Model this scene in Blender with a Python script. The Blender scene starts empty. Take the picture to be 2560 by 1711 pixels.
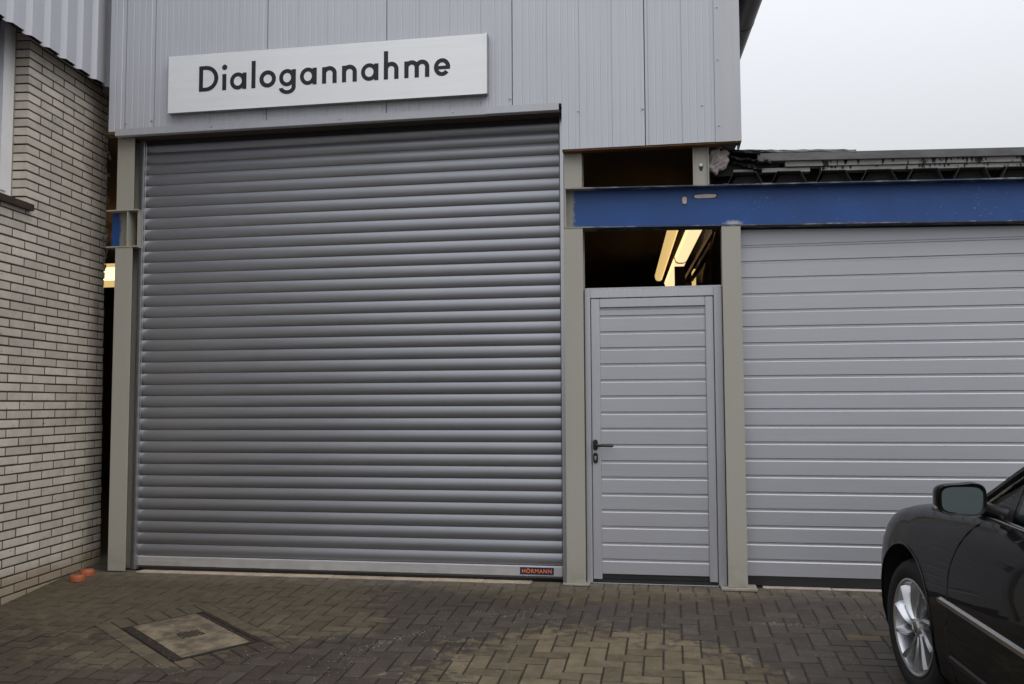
import bpy, bmesh, math, random
from mathutils import Vector, Matrix
import numpy as np
random.seed(7)
rnd = random.uniform
scene = bpy.context.scene
COL = scene.collection
PI = math.pi
sin, cos = math.sin, math.cos

# ---------------------------------------------------------------- camera
YAW, PITCH, ROLL = (math.radians(v) for v in (9.767, 3.801, -0.2479))
CAM = Vector((4.3619, -7.0704, 1.3515))
fwd = Vector((-sin(YAW) * cos(PITCH), cos(YAW) * cos(PITCH), sin(PITCH)))
rgt0 = Vector((cos(YAW), sin(YAW), 0)); up0 = rgt0.cross(fwd)
rgt = cos(ROLL) * rgt0 + sin(ROLL) * up0
upv = -sin(ROLL) * rgt0 + cos(ROLL) * up0
cd = bpy.data.cameras.new('camera'); cam = bpy.data.objects.new('camera', cd); COL.objects.link(cam)
cd.sensor_width = 36; cd.lens = 36 * 2300 / 2560; cd.clip_end = 2000; cd.clip_start = .05
cam.matrix_world = Matrix(((rgt.x, upv.x, -fwd.x, CAM.x), (rgt.y, upv.y, -fwd.y, CAM.y), (rgt.z, upv.z, -fwd.z, CAM.z), (0, 0, 0, 1)))
scene.camera = cam


def project(p):
    v = Vector(p) - CAM
    d = v.dot(fwd)
    if d < .05: return None
    return (1280 + 2300 * v.dot(rgt) / d, 855.5 - 2300 * v.dot(upv) / d)


# ---------------------------------------------------------------- world, sun, exposure
SUN_EL, SUN_AZ = math.radians(48), math.radians(128)
world = bpy.data.worlds.new('World'); scene.world = world; world.use_nodes = True
nt = world.node_tree; nt.nodes.clear()
wo = nt.nodes.new('ShaderNodeOutputWorld'); bg = nt.nodes.new('ShaderNodeBackground')
sky = nt.nodes.new('ShaderNodeTexSky'); sky.sky_type = 'NISHITA'; sky.sun_disc = False
sky.sun_elevation = SUN_EL; sky.sun_rotation = SUN_AZ; sky.dust_density = 6; sky.air_density = 1.5
tc = nt.nodes.new('ShaderNodeTexCoord'); sep = nt.nodes.new('ShaderNodeSeparateXYZ')
ramp = nt.nodes.new('ShaderNodeMapRange'); ramp.inputs['From Min'].default_value = 0; ramp.inputs['From Max'].default_value = 1
ramp.inputs['To Min'].default_value = 4.5; ramp.inputs['To Max'].default_value = 19.5
comb = nt.nodes.new('ShaderNodeVectorMath'); comb.operation = 'SCALE'; comb.inputs[0].default_value = (.955, .975, 1.02)
mixc = nt.nodes.new('ShaderNodeMixRGB'); mixc.inputs['Fac'].default_value = .9
nt.links.new(tc.outputs['Generated'], sep.inputs[0]); nt.links.new(sep.outputs['Z'], ramp.inputs['Value'])
nt.links.new(ramp.outputs[0], comb.inputs['Scale']); nt.links.new(sky.outputs[0], mixc.inputs['Color1'])
nt.links.new(comb.outputs[0], mixc.inputs['Color2']); nt.links.new(mixc.outputs[0], bg.inputs['Color'])
bg.inputs['Strength'].default_value = .10
nt.links.new(bg.outputs[0], wo.inputs[0])
sl = bpy.data.lights.new('sun', 'SUN'); sun = bpy.data.objects.new('sun', sl); COL.objects.link(sun)
sl.energy = .7; sl.angle = math.radians(40); sl.color = (1, .97, .93)
sd = Vector((sin(SUN_AZ) * cos(SUN_EL), cos(SUN_AZ) * cos(SUN_EL), sin(SUN_EL)))   # towards the sun
sun.rotation_euler = sd.to_track_quat('Z', 'Y').to_euler()
vs = scene.view_settings; vs.view_transform = 'Standard'; vs.look = 'None'; vs.exposure = 0.0; vs.gamma = 1; vs.use_curve_mapping = False
scene.render.engine = 'CYCLES'
scene.cycles.max_bounces = 8


# ---------------------------------------------------------------- material helpers
class NB:
    def __init__(s, name):
        s.m = bpy.data.materials.new(name); s.m.use_nodes = True; s.t = s.m.node_tree
        s.b = s.t.nodes['Principled BSDF']
    def n(s, typ, ins=None, **kw):
        x = s.t.nodes.new(typ)
        for k, v in kw.items(): setattr(x, k, v)
        for k, v in (ins or {}).items(): s.set(x, k, v)
        return x
    def set(s, x, k, v):
        if isinstance(v, bpy.types.NodeSocket): s.t.links.new(v, x.inputs[k])
        else: x.inputs[k].default_value = v
    def bs(s, **kw):
        for k, v in kw.items(): s.set(s.b, k.replace('_', ' '), v)
    def pos(s): return s.n('ShaderNodeNewGeometry').outputs['Position']
    def obj(s): return s.n('ShaderNodeTexCoord').outputs['Object']
    def rand(s): return s.n('ShaderNodeObjectInfo').outputs['Random']
    def scale(s, vec, sc, loc=(0, 0, 0)):
        return s.n('ShaderNodeMapping', {'Vector': vec, 'Scale': sc, 'Location': loc}).outputs[0]
    def noise(s, vec, sc, det=4, rough=.6, dist=0):
        return s.n('ShaderNodeTexNoise', {'Vector': vec, 'Scale': sc, 'Detail': det, 'Roughness': rough, 'Distortion': dist}).outputs['Fac']
    def rng(s, v, a, b, c=0., d=1., smooth=False):
        x = s.n('ShaderNodeMapRange', {'Value': v, 'From Min': a, 'From Max': b, 'To Min': c, 'To Max': d})
        if smooth: x.interpolation_type = 'SMOOTHSTEP'
        return x.outputs[0]
    def math(s, op, a, b=0., c=0.):
        x = s.n('ShaderNodeMath', operation=op); s.set(x, 0, a); s.set(x, 1, b)
        if op in ('MULTIPLY_ADD',): s.set(x, 2, c)
        return x.outputs[0]
    def mix(s, f, a, b):
        x = s.n('ShaderNodeMixRGB'); s.set(x, 'Fac', f)
        for k, v in (('Color1', a), ('Color2', b)):
            s.set(x, k, (*v, 1) if isinstance(v, tuple) and len(v) == 3 else v)
        return x.outputs[0]
    def mul(s, col, f):
        x = s.n('ShaderNodeVectorMath', operation='SCALE')
        s.set(x, 0, col if not isinstance(col, tuple) else col[:3]); s.set(x, 'Scale', f); return x.outputs[0]
    def xyz(s, v):
        x = s.n('ShaderNodeSeparateXYZ', {0: v}); return x.outputs
    def bump(s, h, st=.2, d=.01):
        s.set(s.b, 'Normal', s.n('ShaderNodeBump', {'Height': h, 'Strength': st, 'Distance': d}).outputs[0])


def simple(name, col, rough=.5, metal=0., var=.12, nscale=6., stretch=(1, 1, 1), bump=0., coat=0., rvar=.08):
    b = NB(name); p = b.scale(b.pos(), stretch)
    n = b.noise(p, nscale); r = b.rand()
    f = b.math('MULTIPLY', b.rng(n, .25, .75, 1 - var, 1 + var), b.rng(r, 0, 1, 1 - var * .4, 1 + var * .4))
    b.bs(Base_Color=b.mul(col, f), Roughness=b.rng(n, .2, .8, rough - rvar, rough + rvar), Metallic=metal)
    if coat: b.bs(Coat_Weight=coat, Coat_Roughness=.03)
    if bump: b.bump(b.noise(p, nscale * 12), bump, .004)
    return b.m


def emit(name, col, st):
    b = NB(name); b.bs(Base_Color=(*col, 1), Emission_Color=(*col, 1), Emission_Strength=st); return b.m


# ---------------------------------------------------------------- mesh helpers
def link(o, parent=None):
    COL.objects.link(o)
    if parent is not None:
        o.parent = parent
        if parent.get('_t'): o.matrix_parent_inverse = Matrix.Translation(-parent.location)
    return o


def sharpen(me, deg=35):
    bm = bmesh.new(); bm.from_mesh(me)
    for f in bm.faces: f.smooth = True
    for e in bm.edges:
        if len(e.link_faces) == 2:
            try: e.smooth = e.calc_face_angle() < math.radians(deg)
            except Exception: e.smooth = False
    bm.to_mesh(me); bm.free()


class MB:
    """collects shapes; out() links them as one mesh object"""
    def __init__(s): s.v = []; s.f = []
    def add(s, v, f):
        k = len(s.v); s.v += [tuple(p) for p in v]; s.f += [tuple(i + k for i in q) for q in f]; return s
    def box(s, x0, x1, y0, y1, z0, z1, c=0.):
        if c <= 0:
            v = [(x, y, z) for z in (z0, z1) for x, y in ((x0, y0), (x1, y0), (x1, y1), (x0, y1))]
            return s.add(v, [(3, 2, 1, 0), (4, 5, 6, 7), (0, 1, 5, 4), (1, 2, 6, 5), (2, 3, 7, 6), (3, 0, 4, 7)])
        bm = bmesh.new(); bmesh.ops.create_cube(bm, size=1)
        bmesh.ops.scale(bm, vec=(x1 - x0, y1 - y0, z1 - z0), verts=bm.verts)
        bmesh.ops.bevel(bm, geom=bm.edges[:], offset=c, segments=1, affect='EDGES')
        bmesh.ops.translate(bm, vec=((x0 + x1) / 2, (y0 + y1) / 2, (z0 + z1) / 2), verts=bm.verts)
        bm.verts.index_update()
        s.add([v.co[:] for v in bm.verts], [tuple(v.index for v in f.verts) for f in bm.faces]); bm.free(); return s
    def prism(s, poly, fn, a, b, caps=True, closed=True):
        """2-D outline swept from a to b; fn(p, q, t) gives the 3-D point"""
        n = len(poly)
        v = [fn(p, q, a) for p, q in poly] + [fn(p, q, b) for p, q in poly]
        f = [(i, (i + 1) % n, n + (i + 1) % n, n + i) for i in range(n if closed else n - 1)]
        if caps and closed: f += [tuple(range(n - 1, -1, -1)), tuple(range(n, 2 * n))]
        return s.add(v, f)
    def tube(s, pts, r, n=10, caps=True):
        pts = [Vector(p) for p in pts]; rr = r if isinstance(r, (list, tuple)) else [r] * len(pts); v = []; f = []
        t0 = (pts[1] - pts[0]).normalized(); ref = Vector((0, 0, 1)) if abs(t0.z) < .9 else Vector((1, 0, 0))
        for i, p in enumerate(pts):
            t = (pts[min(i + 1, len(pts) - 1)] - pts[max(i - 1, 0)]).normalized()
            a = t.cross(ref).normalized(); b = t.cross(a)
            v += [p + rr[i] * (cos(2 * PI * k / n) * a + sin(2 * PI * k / n) * b) for k in range(n)]
        for i in range(len(pts) - 1):
            f += [(i * n + k, i * n + (k + 1) % n, (i + 1) * n + (k + 1) % n, (i + 1) * n + k) for k in range(n)]
        if caps: f += [tuple(range(n - 1, -1, -1)), tuple(range((len(pts) - 1) * n, len(pts) * n))]
        return s.add(v, f)
    def lathe(s, prof, fn, n=32, closed=False):
        """profile (r, a) revolved; fn(r cos, r sin, a)"""
        m = len(prof); v = [fn(r * cos(2 * PI * k / n), r * sin(2 * PI * k / n), a) for k in range(n) for r, a in prof]; f = []
        for k in range(n):
            for i in range(m if closed else m - 1):
                j = (i + 1) % m; k2 = (k + 1) % n
                f.append((k * m + i, k * m + j, k2 * m + j, k2 * m + i))
        return s.add(v, f)
    def mesh(s, name, smooth=None):
        me = bpy.data.meshes.new(name); me.from_pydata(s.v, [], s.f); me.validate()
        bm = bmesh.new(); bm.from_mesh(me); bmesh.ops.recalc_face_normals(bm, faces=bm.faces); bm.to_mesh(me); bm.free()
        if smooth: sharpen(me, smooth)
        return me
    def out(s, name, mat, parent=None, smooth=None, kind=None):
        me = s.mesh(name, smooth); me.materials.append(mat)
        o = bpy.data.objects.new(name, me); link(o, parent)
        if kind: o['kind'] = kind
        return o


def inst(name, me, loc, parent, rot=(0, 0, 0)):
    o = bpy.data.objects.new(name, me); o.location = loc; o.rotation_euler = rot; return link(o, parent)


def thing(name, label, cat, loc=(0, 0, 0), group=None, kind=None):
    o = bpy.data.objects.new(name, None); COL.objects.link(o); o.location = loc; o['_t'] = 1
    o.empty_display_size = .1
    o['label'] = label; o['category'] = cat
    if group: o['group'] = group
    o['kind'] = kind or 'thing'
    return o


XZ = lambda p, q, t: (p, t, q)      # outline in X-Z swept along Y
YZ = lambda p, q, t: (t, p, q)      # outline in Y-Z swept along X
XY = lambda p, q, t: (p, q, t)      # outline in X-Y swept along Z

# ---------------------------------------------------------------- materials
def m_streak(name, col, rough, metal, stretch, sc, var, dirt=None, rvar=.06):
    b = NB(name); p = b.pos(); n = b.noise(b.scale(p, stretch), sc, 5, .65); big = b.noise(p, .9, 3); r = b.rand()
    f = b.math('MULTIPLY', b.rng(n, .25, .75, 1 - var, 1 + var), b.rng(big, .3, .7, 1 - var * .6, 1 + var * .6))
    f = b.math('MULTIPLY', f, b.rng(r, 0, 1, 1 - var * .5, 1 + var * .5))
    c = b.mul(col, f)
    if dirt:
        z = b.xyz(p)[2]; d = b.math('MULTIPLY', b.rng(z, dirt[1], dirt[2], 1, 0), b.rng(b.noise(p, 9, 5), .35, .75, 0, 1))
        c = b.mix(b.math('MULTIPLY', d, dirt[3]), c, dirt[0])
    b.bs(Base_Color=c, Roughness=b.rng(n, .2, .8, rough - rvar, rough + rvar), Metallic=metal)
    return b.m


M_slat = m_streak('anodised_slat', (.305, .312, .338), .44, .78, (.5, 1, 60), 3, .09)
M_rail = m_streak('guide_rail_aluminium', (.50, .50, .52), .27, .95, (30, 30, .4), 3, .07)
M_bar = m_streak('bottom_bar_aluminium', (.60, .60, .61), .4, .5, (.5, 1, 40), 3, .10, ((.25, .22, .18), 0, .14, .5))
M_clad = m_streak('coated_cladding', (.53, .543, .59), .5, .15, (26, 26, .35), 2.2, .05)
M_trim = m_streak('trim_sheet', (.49, .50, .53), .45, .2, (6, 6, .5), 3, .05)
M_rib = m_streak('ribbed_aluminium', (.465, .472, .505), .40, .45, (.4, 1, 50), 3, .05)
M_frame = m_streak('frame_aluminium', (.52, .527, .56), .36, .5, (20, 20, .6), 3, .05)
M_col = m_streak('column_paint', (.38, .365, .315), .55, 0, (5, 5, .5), 2.0, .025, ((.16, .14, .11), 0, .25, .55))
M_rubber = simple('black_rubber', (.012, .012, .013), .6, var=.3)
M_dark = simple('dark_steel', (.03, .03, .032), .5, .3)
M_black = simple('black_handle', (.012, .012, .013), .33)
M_sign = m_streak('sign_sheet', (.88, .89, .91), .34, .15, (.6, 1, 12), 2, .04)
M_signedge = simple('sign_edge', (.30, .31, .32), .4, .5)
M_letter = simple('letter_film', (.010, .010, .013), .6)
M_screw = simple('screw_steel', (.5, .5, .5), .3, .9)
M_mortar = simple('mortar', (.050, .043, .035), .95, bump=.4, nscale=14, var=.3)
M_soffit = simple('soffit_brown', (.065, .05, .04), .8, nscale=5)
M_rust = simple('edge_rust', (.13, .06, .022), .8, var=.45, nscale=9)
M_innerdark = simple('hall_dark_paint', (.34, .24, .16), .9)
M_hallfloor = simple('hall_floor_concrete', (.06, .055, .05), .7)
M_wood = simple('interior_timber', (.10, .05, .025), .7, var=.3, stretch=(1, 1, 8))
M_sill = simple('sill_clinker', (.045, .028, .020), .7, var=.3)
M_lamp = emit('tube_diffuser', (1.0, .68, .26), .72)
M_lamphot = emit('tube_diffuser_bright', (1.0, .74, .40), 1.15)
M_lampwhite = emit('tube_diffuser_white', (1.0, .86, .55), 1.35)
M_lamphouse = simple('fixture_housing', (.42, .34, .2), .6)
M_gutter = simple('gutter_dark', (.011, .011, .013), .42, .0)
M_white_pvc = simple('white_pvc', (.80, .80, .80), .35, var=.05)
M_winglass = simple('window_glass', (.010, .028, .24), .25, var=.05, rvar=.01)
M_orange = simple('orange_pvc', (.36, .10, .045), .5, var=.12, nscale=20)
M_navy = simple('logo_navy', (.012, .015, .09), .4)
M_logo = simple('logo_orange', (.85, .24, .02), .4)
M_concrete = simple('threshold_concrete', (.26, .235, .20), .85, var=.3, nscale=7, bump=.3)
M_tile = simple('threshold_tile', (.40, .33, .25), .7, var=.28, nscale=9)
M_tilepale = simple('threshold_tile_pale', (.42, .36, .33), .7, var=.3, nscale=9)
M_salt = simple('salt', (.45, .45, .45), .5)
M_felt = simple('roofing_felt', (.012, .012, .013), .8, bump=.6, nscale=10)
M_foam = simple('foam', (.58, .51, .48), .95, var=.35, bump=.8, nscale=9)
M_fascia = m_streak('fascia_zinc', (.13, .13, .13), .6, .25, (2, 2, 6), 3, .35)
M_deck = simple('deck_sheet', (.075, .072, .063), .6, .1, var=.25)
M_filler = simple('deck_filler', (.045, .043, .038), .9, var=.3)


def m_board():
    b = NB('roof_timber'); p = b.pos()
    drip = b.noise(b.scale(p, (7, 4, 2.5)), 1.6, 5, .75)
    m = b.rng(drip, .565, .61, 0, 1)
    c = b.mix(m, b.mul((.34, .33, .31), b.rng(b.noise(b.scale(p, (1, 1, 8)), 5), .3, .7, .75, 1.2)), (.02, .018, .016))
    b.bs(Base_Color=c, Roughness=.85); return b.m
M_board = m_board()


def m_blue():
    b = NB('blue_beam_paint'); p = b.pos(); X, Y, Z = b.xyz(p)
    n = b.noise(p, 3, 4); fine = b.noise(p, 55, 3, .75)
    c = b.mul((.011, .066, .245), b.rng(n, .3, .7, .86, 1.12))
    # bare brushed end of the beam and the welded end plate
    end = b.math('ADD', b.math('ABSOLUTE', b.math('SUBTRACT', X, 1.72)), b.math('MULTIPLY', b.noise(p, 26, 4), -.07))
    grey = b.rng(end, 1.872, 1.902, 1, 0, True)
    # scratches and white chips towards the right
    chip = b.math('MULTIPLY', b.rng(fine, .64, .70, 0, 1), b.rng(b.noise(p, 2.3, 3), .42, .62, 0, 1))
    chip = b.math('MULTIPLY', chip, b.rng(X, 4.5, 5.1, 0, .55))
    scr = b.noise(b.scale(p, (9, 9, 60)), 1.5, 3, .6); chip = b.math('MAXIMUM', chip, b.math('MULTIPLY', b.rng(scr, .70, .74, 0, .4), b.rng(X, 4.4, 5.2, 0, 1)))
    dx = b.math('DIVIDE', b.math('SUBTRACT', X, 4.845), .085); dz = b.math('DIVIDE', b.math('SUBTRACT', Z, 2.69), .035)
    spot = b.math('SQRT', b.math('ADD', b.math('MULTIPLY', dx, dx), b.math('MULTIPLY', dz, dz)))
    spot = b.rng(b.math('ADD', spot, b.math('MULTIPLY', b.noise(p, 40, 4), .9)), .75, 1.4, .85, 0)
    c = b.mix(chip, c, (.40, .44, .50)); c = b.mix(spot, c, (.46, .46, .48)); c = b.mix(grey, c, (.25, .24, .205))
    b.bs(Base_Color=c, Roughness=.5); b.bump(fine, .12, .002); return b.m
M_blue = m_blue()


def m_blueedge():
    b = NB('beam_flange_worn'); p = b.pos(); X = b.xyz(p)[0]
    n = b.noise(b.scale(p, (1.6, 6, 6)), 4, 6, .75)
    c = b.mix(b.rng(n, .50, .66, 0, 1), (.035, .055, .10), (.36, .36, .35))
    c = b.mix(b.rng(b.math('ABSOLUTE', b.math('SUBTRACT', X, 1.72)), 2.05, 2.12, 1, 0), c, (.30, .29, .25))
    b.bs(Base_Color=c, Roughness=.6); return b.m
M_blueedge = m_blueedge()


def m_brick():
    b = NB('clinker_brick'); p = b.pos(); r = b.rand(); X, Y, Z = b.xyz(p)
    tint = b.mix(r, (.49, .45, .38), (.64, .59, .51))
    c = b.mul(tint, b.rng(b.noise(p, 7, 5, .65), .25, .75, .84, 1.14))
    # yellow dirty courses near the ground, drifting stains
    low = b.math('ADD', Z, b.math('MULTIPLY', b.noise(p, 3, 3), -.22))
    c = b.mix(b.rng(low, -.06, .10, .75, 0, True), c, (.27, .20, .115))
    c = b.mix(b.math('MULTIPLY', b.rng(b.noise(p, 2.2, 4, .6), .54, .72, 0, 1), .4), c, (.25, .18, .14))
    # burnt pits
    pit = b.n('ShaderNodeTexVoronoi', {'Vector': b.scale(p, (1, 1, 1.25)), 'Scale': 15.0, 'Randomness': 1.0}).outputs['Distance']
    pit = b.math('MULTIPLY', b.rng(pit, .06, .13, 1, 0), b.rng(b.noise(p, 6, 2), .46, .50, 0, 1))
    pit = b.math('MAXIMUM', pit, b.math('MULTIPLY', b.rng(b.noise(p, 75, 2), .71, .76, 0, 1), .6))
    c = b.mix(b.math('MULTIPLY', pit, .85), c, (.035, .03, .027))
    # lime run and grime beside the corner
    run = b.math('ABSOLUTE', b.math('ADD', b.math('SUBTRACT', Y, .065), b.math('MULTIPLY', b.noise(b.scale(p, (1, 1, .6)), 2.2, 3), -.10)))
    run = b.math('MULTIPLY', b.rng(run, .008, .03, 1, 0), b.rng(b.noise(b.scale(p, (1, 1, 3)), 5, 3), .48, .60, 0, .75))
    c = b.mix(run, c, (.46, .45, .43))
    grime = b.math('MULTIPLY', b.rng(Y, -.12, .16, 0, 1), b.rng(b.noise(b.scale(p, (2, 2, .8)), 4, 4), .45, .7, 0, .55))
    c = b.mix(grime, c, (.13, .115, .10))
    b.bs(Base_Color=c, Roughness=.72); b.bump(b.noise(p, 60, 4), .25, .003); return b.m
M_brick = m_brick()


def m_paver(name, base_dry, base_wet, joint=False):
    b = NB(name); p = b.pos(); X, Y, Z = b.xyz(p); r = b.rand()
    w1 = b.noise(b.scale(p, (1, 1, 0)), 3.2, 5, .7); w2 = b.noise(b.scale(p, (1, 1, 0), (3, 7, 0)), 3.2, 5, .7)
    xw = b.math('ADD', X, b.math('MULTIPLY', b.math('SUBTRACT', w1, .5), .75)); yw = b.math('ADD', Y, b.math('MULTIPLY', b.math('SUBTRACT', w2, .5), .75))
    def ell(cx, cy, rx, ry):
        dx = b.math('DIVIDE', b.math('SUBTRACT', xw, cx), rx); dy = b.math('DIVIDE', b.math('SUBTRACT', yw, cy), ry)
        return b.math('SQRT', b.math('ADD', b.math('MULTIPLY', dx, dx), b.math('MULTIPLY', dy, dy)))
    edge = b.math('MULTIPLY', b.math('SUBTRACT', b.noise(b.scale(p, (1, 1.3, 0), (1, 4, 0)), 10, 5, .7), .5), 1.9)
    def zone(cx, cy, rx, ry, amt, soft=.05): return b.rng(b.math('ADD', ell(cx, cy, rx, ry), edge), 1 - soft, 1 + soft, amt, 0, True)
    dry = zone(3.95, -2.2, .95, 1.05, 1.0)
    for z_ in (zone(.75, -.75, 1.5, .95, .66, .14), zone(3.75, -.20, 1.15, .34, .62, .16), zone(5.75, -1.15, .36, .16, .7), zone(1.1, -1.95, .6, .24, .6), zone(2.0, -1.2, .5, .45, .62)): dry = b.math('MAXIMUM', dry, z_)
    # footprints and drips: wet blobs inside the dry zones
    v = b.n('ShaderNodeTexVoronoi', {'Vector': b.scale(p, (5.5, 8.5, 0)), 'Scale': 1.0, 'Randomness': 1.0}).outputs['Distance']
    blob = b.math('MULTIPLY', b.rng(v, .20, .30, 1, 0), b.rng(b.noise(b.scale(p, (1, 1, 0), (9, 1, 0)), 1.6, 2), .47, .56, 0, .75))
    dry = b.math('MULTIPLY', dry, b.math('SUBTRACT', 1.0, blob))
    damp = b.math('MULTIPLY', b.math('SUBTRACT', b.noise(b.scale(p, (1, 1, 0), (6, 2, 0)), 5, 5, .72), .42), .55)
    dry = b.n('ShaderNodeClamp', {'Value': b.math('ADD', b.math('MULTIPLY', dry, .86), b.math('MULTIPLY', damp, b.rng(dry, 0, .6, .45, 1)))}).outputs[0]
    grain = b.noise(p, 90, 3, .7); mott = b.noise(p, 11, 5, .65)
    rv = b.rng(r, 0, 1, .76, 1.22)
    cd_ = b.mul(base_dry, b.math('MULTIPLY', b.rng(mott, .3, .7, .74, 1.22), rv))
    cw_ = b.mul(b.mix(r, base_wet, (base_wet[0] * .95, base_wet[1] * 1.02, base_wet[2] * 1.08)), b.math('MULTIPLY', b.rng(mott, .25, .75, .72, 1.3), rv))
    c = b.mix(dry, cw_, cd_); c = b.mul(c, b.rng(grain, .25, .75, .86, 1.14))
    # pale lime haze and moss by the building
    lime = b.math('MULTIPLY', b.rng(Y, -.42, -.12, 0, 1), b.rng(b.noise(p, 6, 5, .7), .40, .62, .15, .6))
    c = b.mix(lime, c, (.20, .175, .14))
    moss = b.math('MULTIPLY', b.rng(b.noise(p, 3.2, 4), .52, .68, 0, .35), b.rng(Y, -.9, -.2, 0, 1)); c = b.mix(moss, c, (.085, .075, .035))
    b.bs(Base_Color=c, Roughness=b.rng(dry, 0, 1, .50, .88), Specular_IOR_Level=b.rng(dry, 0, .6, .30, .2)); b.bump(grain, .35, .003)
    return b.m
M_paver = m_paver('paving_block', (.128, .104, .068), (.054, .0405, .030))
M_joint = m_paver('joint_sand', (.030, .025, .018), (.013, .0105, .0085))
M_ground = simple('ground_far', (.055, .052, .048), .9, nscale=.6, var=.25)


def m_slab():
    b = NB('drain_concrete'); p = b.pos(); n = b.noise(p, 5.5, 5, .62); g = b.noise(p, 60, 4, .7)
    c = b.mix(b.rng(n, .42, .58, 0, 1), (.20, .16, .106), (.085, .066, .044))
    c = b.mix(b.rng(b.noise(b.scale(p, (1, 1, 1), (5, 2, 0)), 3.5, 3), .56, .64, 0, .6), c, (.085, .07, .055))
    b.bs(Base_Color=b.mul(c, b.rng(g, .25, .75, .82, 1.18)), Roughness=.75); b.bump(g, .4, .003); return b.m
M_slab = m_slab()
M_iron = simple('cast_iron', (.030, .022, .017), .6, .4, var=.35, nscale=25, bump=.4)


def m_paint():
    b = NB('black_car_paint'); p = b.obj()
    n = b.noise(p, 3, 3); spec = b.noise(p, 140, 2)
    b.bs(Base_Color=b.mul((.0035, .0034, .0040), b.rng(n, .3, .7, .85, 1.2)), Metallic=0., Roughness=.4, Specular_IOR_Level=.06, Coat_Weight=.48, Coat_Roughness=b.rng(spec, .3, .8, .012, .04))
    return b.m
M_paint = m_paint()
M_chrome = simple('chrome', (.55, .54, .52), .16, 1.0, var=.05, rvar=.02)
M_alloy = simple('alloy', (.62, .63, .65), .30, .9, var=.05, rvar=.03)
M_tyre = simple('tyre_rubber', (.010, .010, .011), .7, var=.3, nscale=30)
M_arch = simple('arch_lining', (.004, .004, .004), .95)
M_cabin = simple('cabin_trim', (.02, .021, .021), .75)
M_mirror = simple('mirror_glass', (.34, .44, .45), .025, 1.0, var=.03, rvar=.005)
M_discm = simple('brake_disc', (.12, .12, .12), .4, .8)
M_lens = simple('indicator_lens', (.10, .09, .085), .12, var=.05)


def m_carglass():
    b = NB('car_glass'); t = b.t
    tr = b.n('ShaderNodeBsdfTransparent'); tr.inputs[0].default_value = (.22, .30, .27, 1)
    gl = b.n('ShaderNodeBsdfGlossy'); gl.inputs['Roughness'].default_value = .02; gl.inputs['Color'].default_value = (.9, .95, .93, 1)
    fr = b.n('ShaderNodeFresnel'); fr.inputs['IOR'].default_value = 1.52
    mx = b.n('ShaderNodeMixShader'); t.links.new(fr.outputs[0], mx.inputs[0]); t.links.new(tr.outputs[0], mx.inputs[1]); t.links.new(gl.outputs[0], mx.inputs[2])
    t.links.new(mx.outputs[0], t.nodes['Material Output'].inputs[0]); return b.m
M_carglass = m_carglass()

# ================================================================ GROUND
KS = .06
def gz(y):
    if y > 0: return 0.
    if y > -2.6: return KS * y
    return KS * -2.6 + .03 * (y + 2.6) if y > -9 else KS * -2.6 + .03 * -6.4

ys = [60, .0, -.5, -1, -1.5, -2, -2.6, -3.5, -5, -7, -9, -30, -80, -400]
mb = MB(); xs = [-400, -60, -1.2, 9, 60, 400]
mb.add([(x, y if y < 1 else 400, gz(y) - .03) for y in ys for x in xs], [(i * 6 + k, i * 6 + k + 1, i * 6 + 7 + k, i * 6 + 6 + k) for i in range(len(ys) - 1) for k in range(5)])
g = mb.out('ground', M_ground, kind='structure')

# joint bed under the pavers
ys = [-.03, -.5, -1, -1.5, -2, -2.6, -3.5, -5, -7.9]
mb = MB(); mb.add([(x, y, gz(y) - .0042) for y in ys for x in (-1.1, 8.9)], [(i * 2, i * 2 + 1, i * 2 + 3, i * 2 + 2) for i in range(len(ys) - 1)])
pavement = mb.out('pavement', M_joint, kind='structure')

A = .108; X0, Y0 = 4.297, -1.85
MHc = Vector((1.343, -1.584)); MHu = Vector((cos(math.radians(-39.1)), sin(math.radians(-39.1)))); MHv = Vector((-MHu.y, MHu.x))
MHL, MHS = .872 / 2, .542 / 2
def clip_half(poly, n, c, keep_out):
    out = []
    for i in range(len(poly)):
        a, b = poly[i], poly[(i + 1) % len(poly)]
        da, db = (a.dot(n) - c), (b.dot(n) - c)
        if not keep_out: da, db = -da, -db
        if da >= 0: out.append(a)
        if da * db < 0: out.append(a + (b - a) * (da / (da - db)))
    return out
RL, RS = MHL + .208, MHS + .112     # outer edge of the ring of blocks round the drain cover
def minus_ring(poly):
    hp = [(MHu, MHc.dot(MHu) + RL), (-MHu, -MHc.dot(MHu) + RL), (MHv, MHc.dot(MHv) + RS), (-MHv, -MHc.dot(MHv) + RS)]
    res = []; rest = poly
    for n, c in hp:
        o = clip_half(rest, n, c, True)
        if len(o) > 2: res.append(o)
        rest = clip_half(rest, n, c, False)
        if len(rest) < 3: break
    return res
def area(p): return abs(sum(p[i].x * p[(i + 1) % len(p)].y - p[(i + 1) % len(p)].x * p[i].y for i in range(len(p)))) / 2

G = .0052     # half joint
cells = []    # (polygon, centre)
def rect(x0, x1, y0, y1): return [Vector((x0, y0)), Vector((x1, y0)), Vector((x1, y1)), Vector((x0, y1))]
YTOP = Y0 + 15 * A
for i in range(-56, 46):
    for j in range(-58, 16):
        k = (i - j) % 4
        if k == 0: x0, x1, y0, y1 = i, i + 2, j, j + 1
        elif k == 3: x0, x1, y0, y1 = i, i + 1, j, j + 2
        else: continue
        x0, x1, y0, y1 = X0 + x0 * A, X0 + x1 * A, Y0 + y0 * A, Y0 + y1 * A
        if y0 >= YTOP - 1e-6 or x0 < -.75 or x1 > 8.8 or y0 < -7.9: continue
        cells.append((rect(x0 + G, x1 - G, y0 + G, min(y1, YTOP) - G), None))
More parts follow.
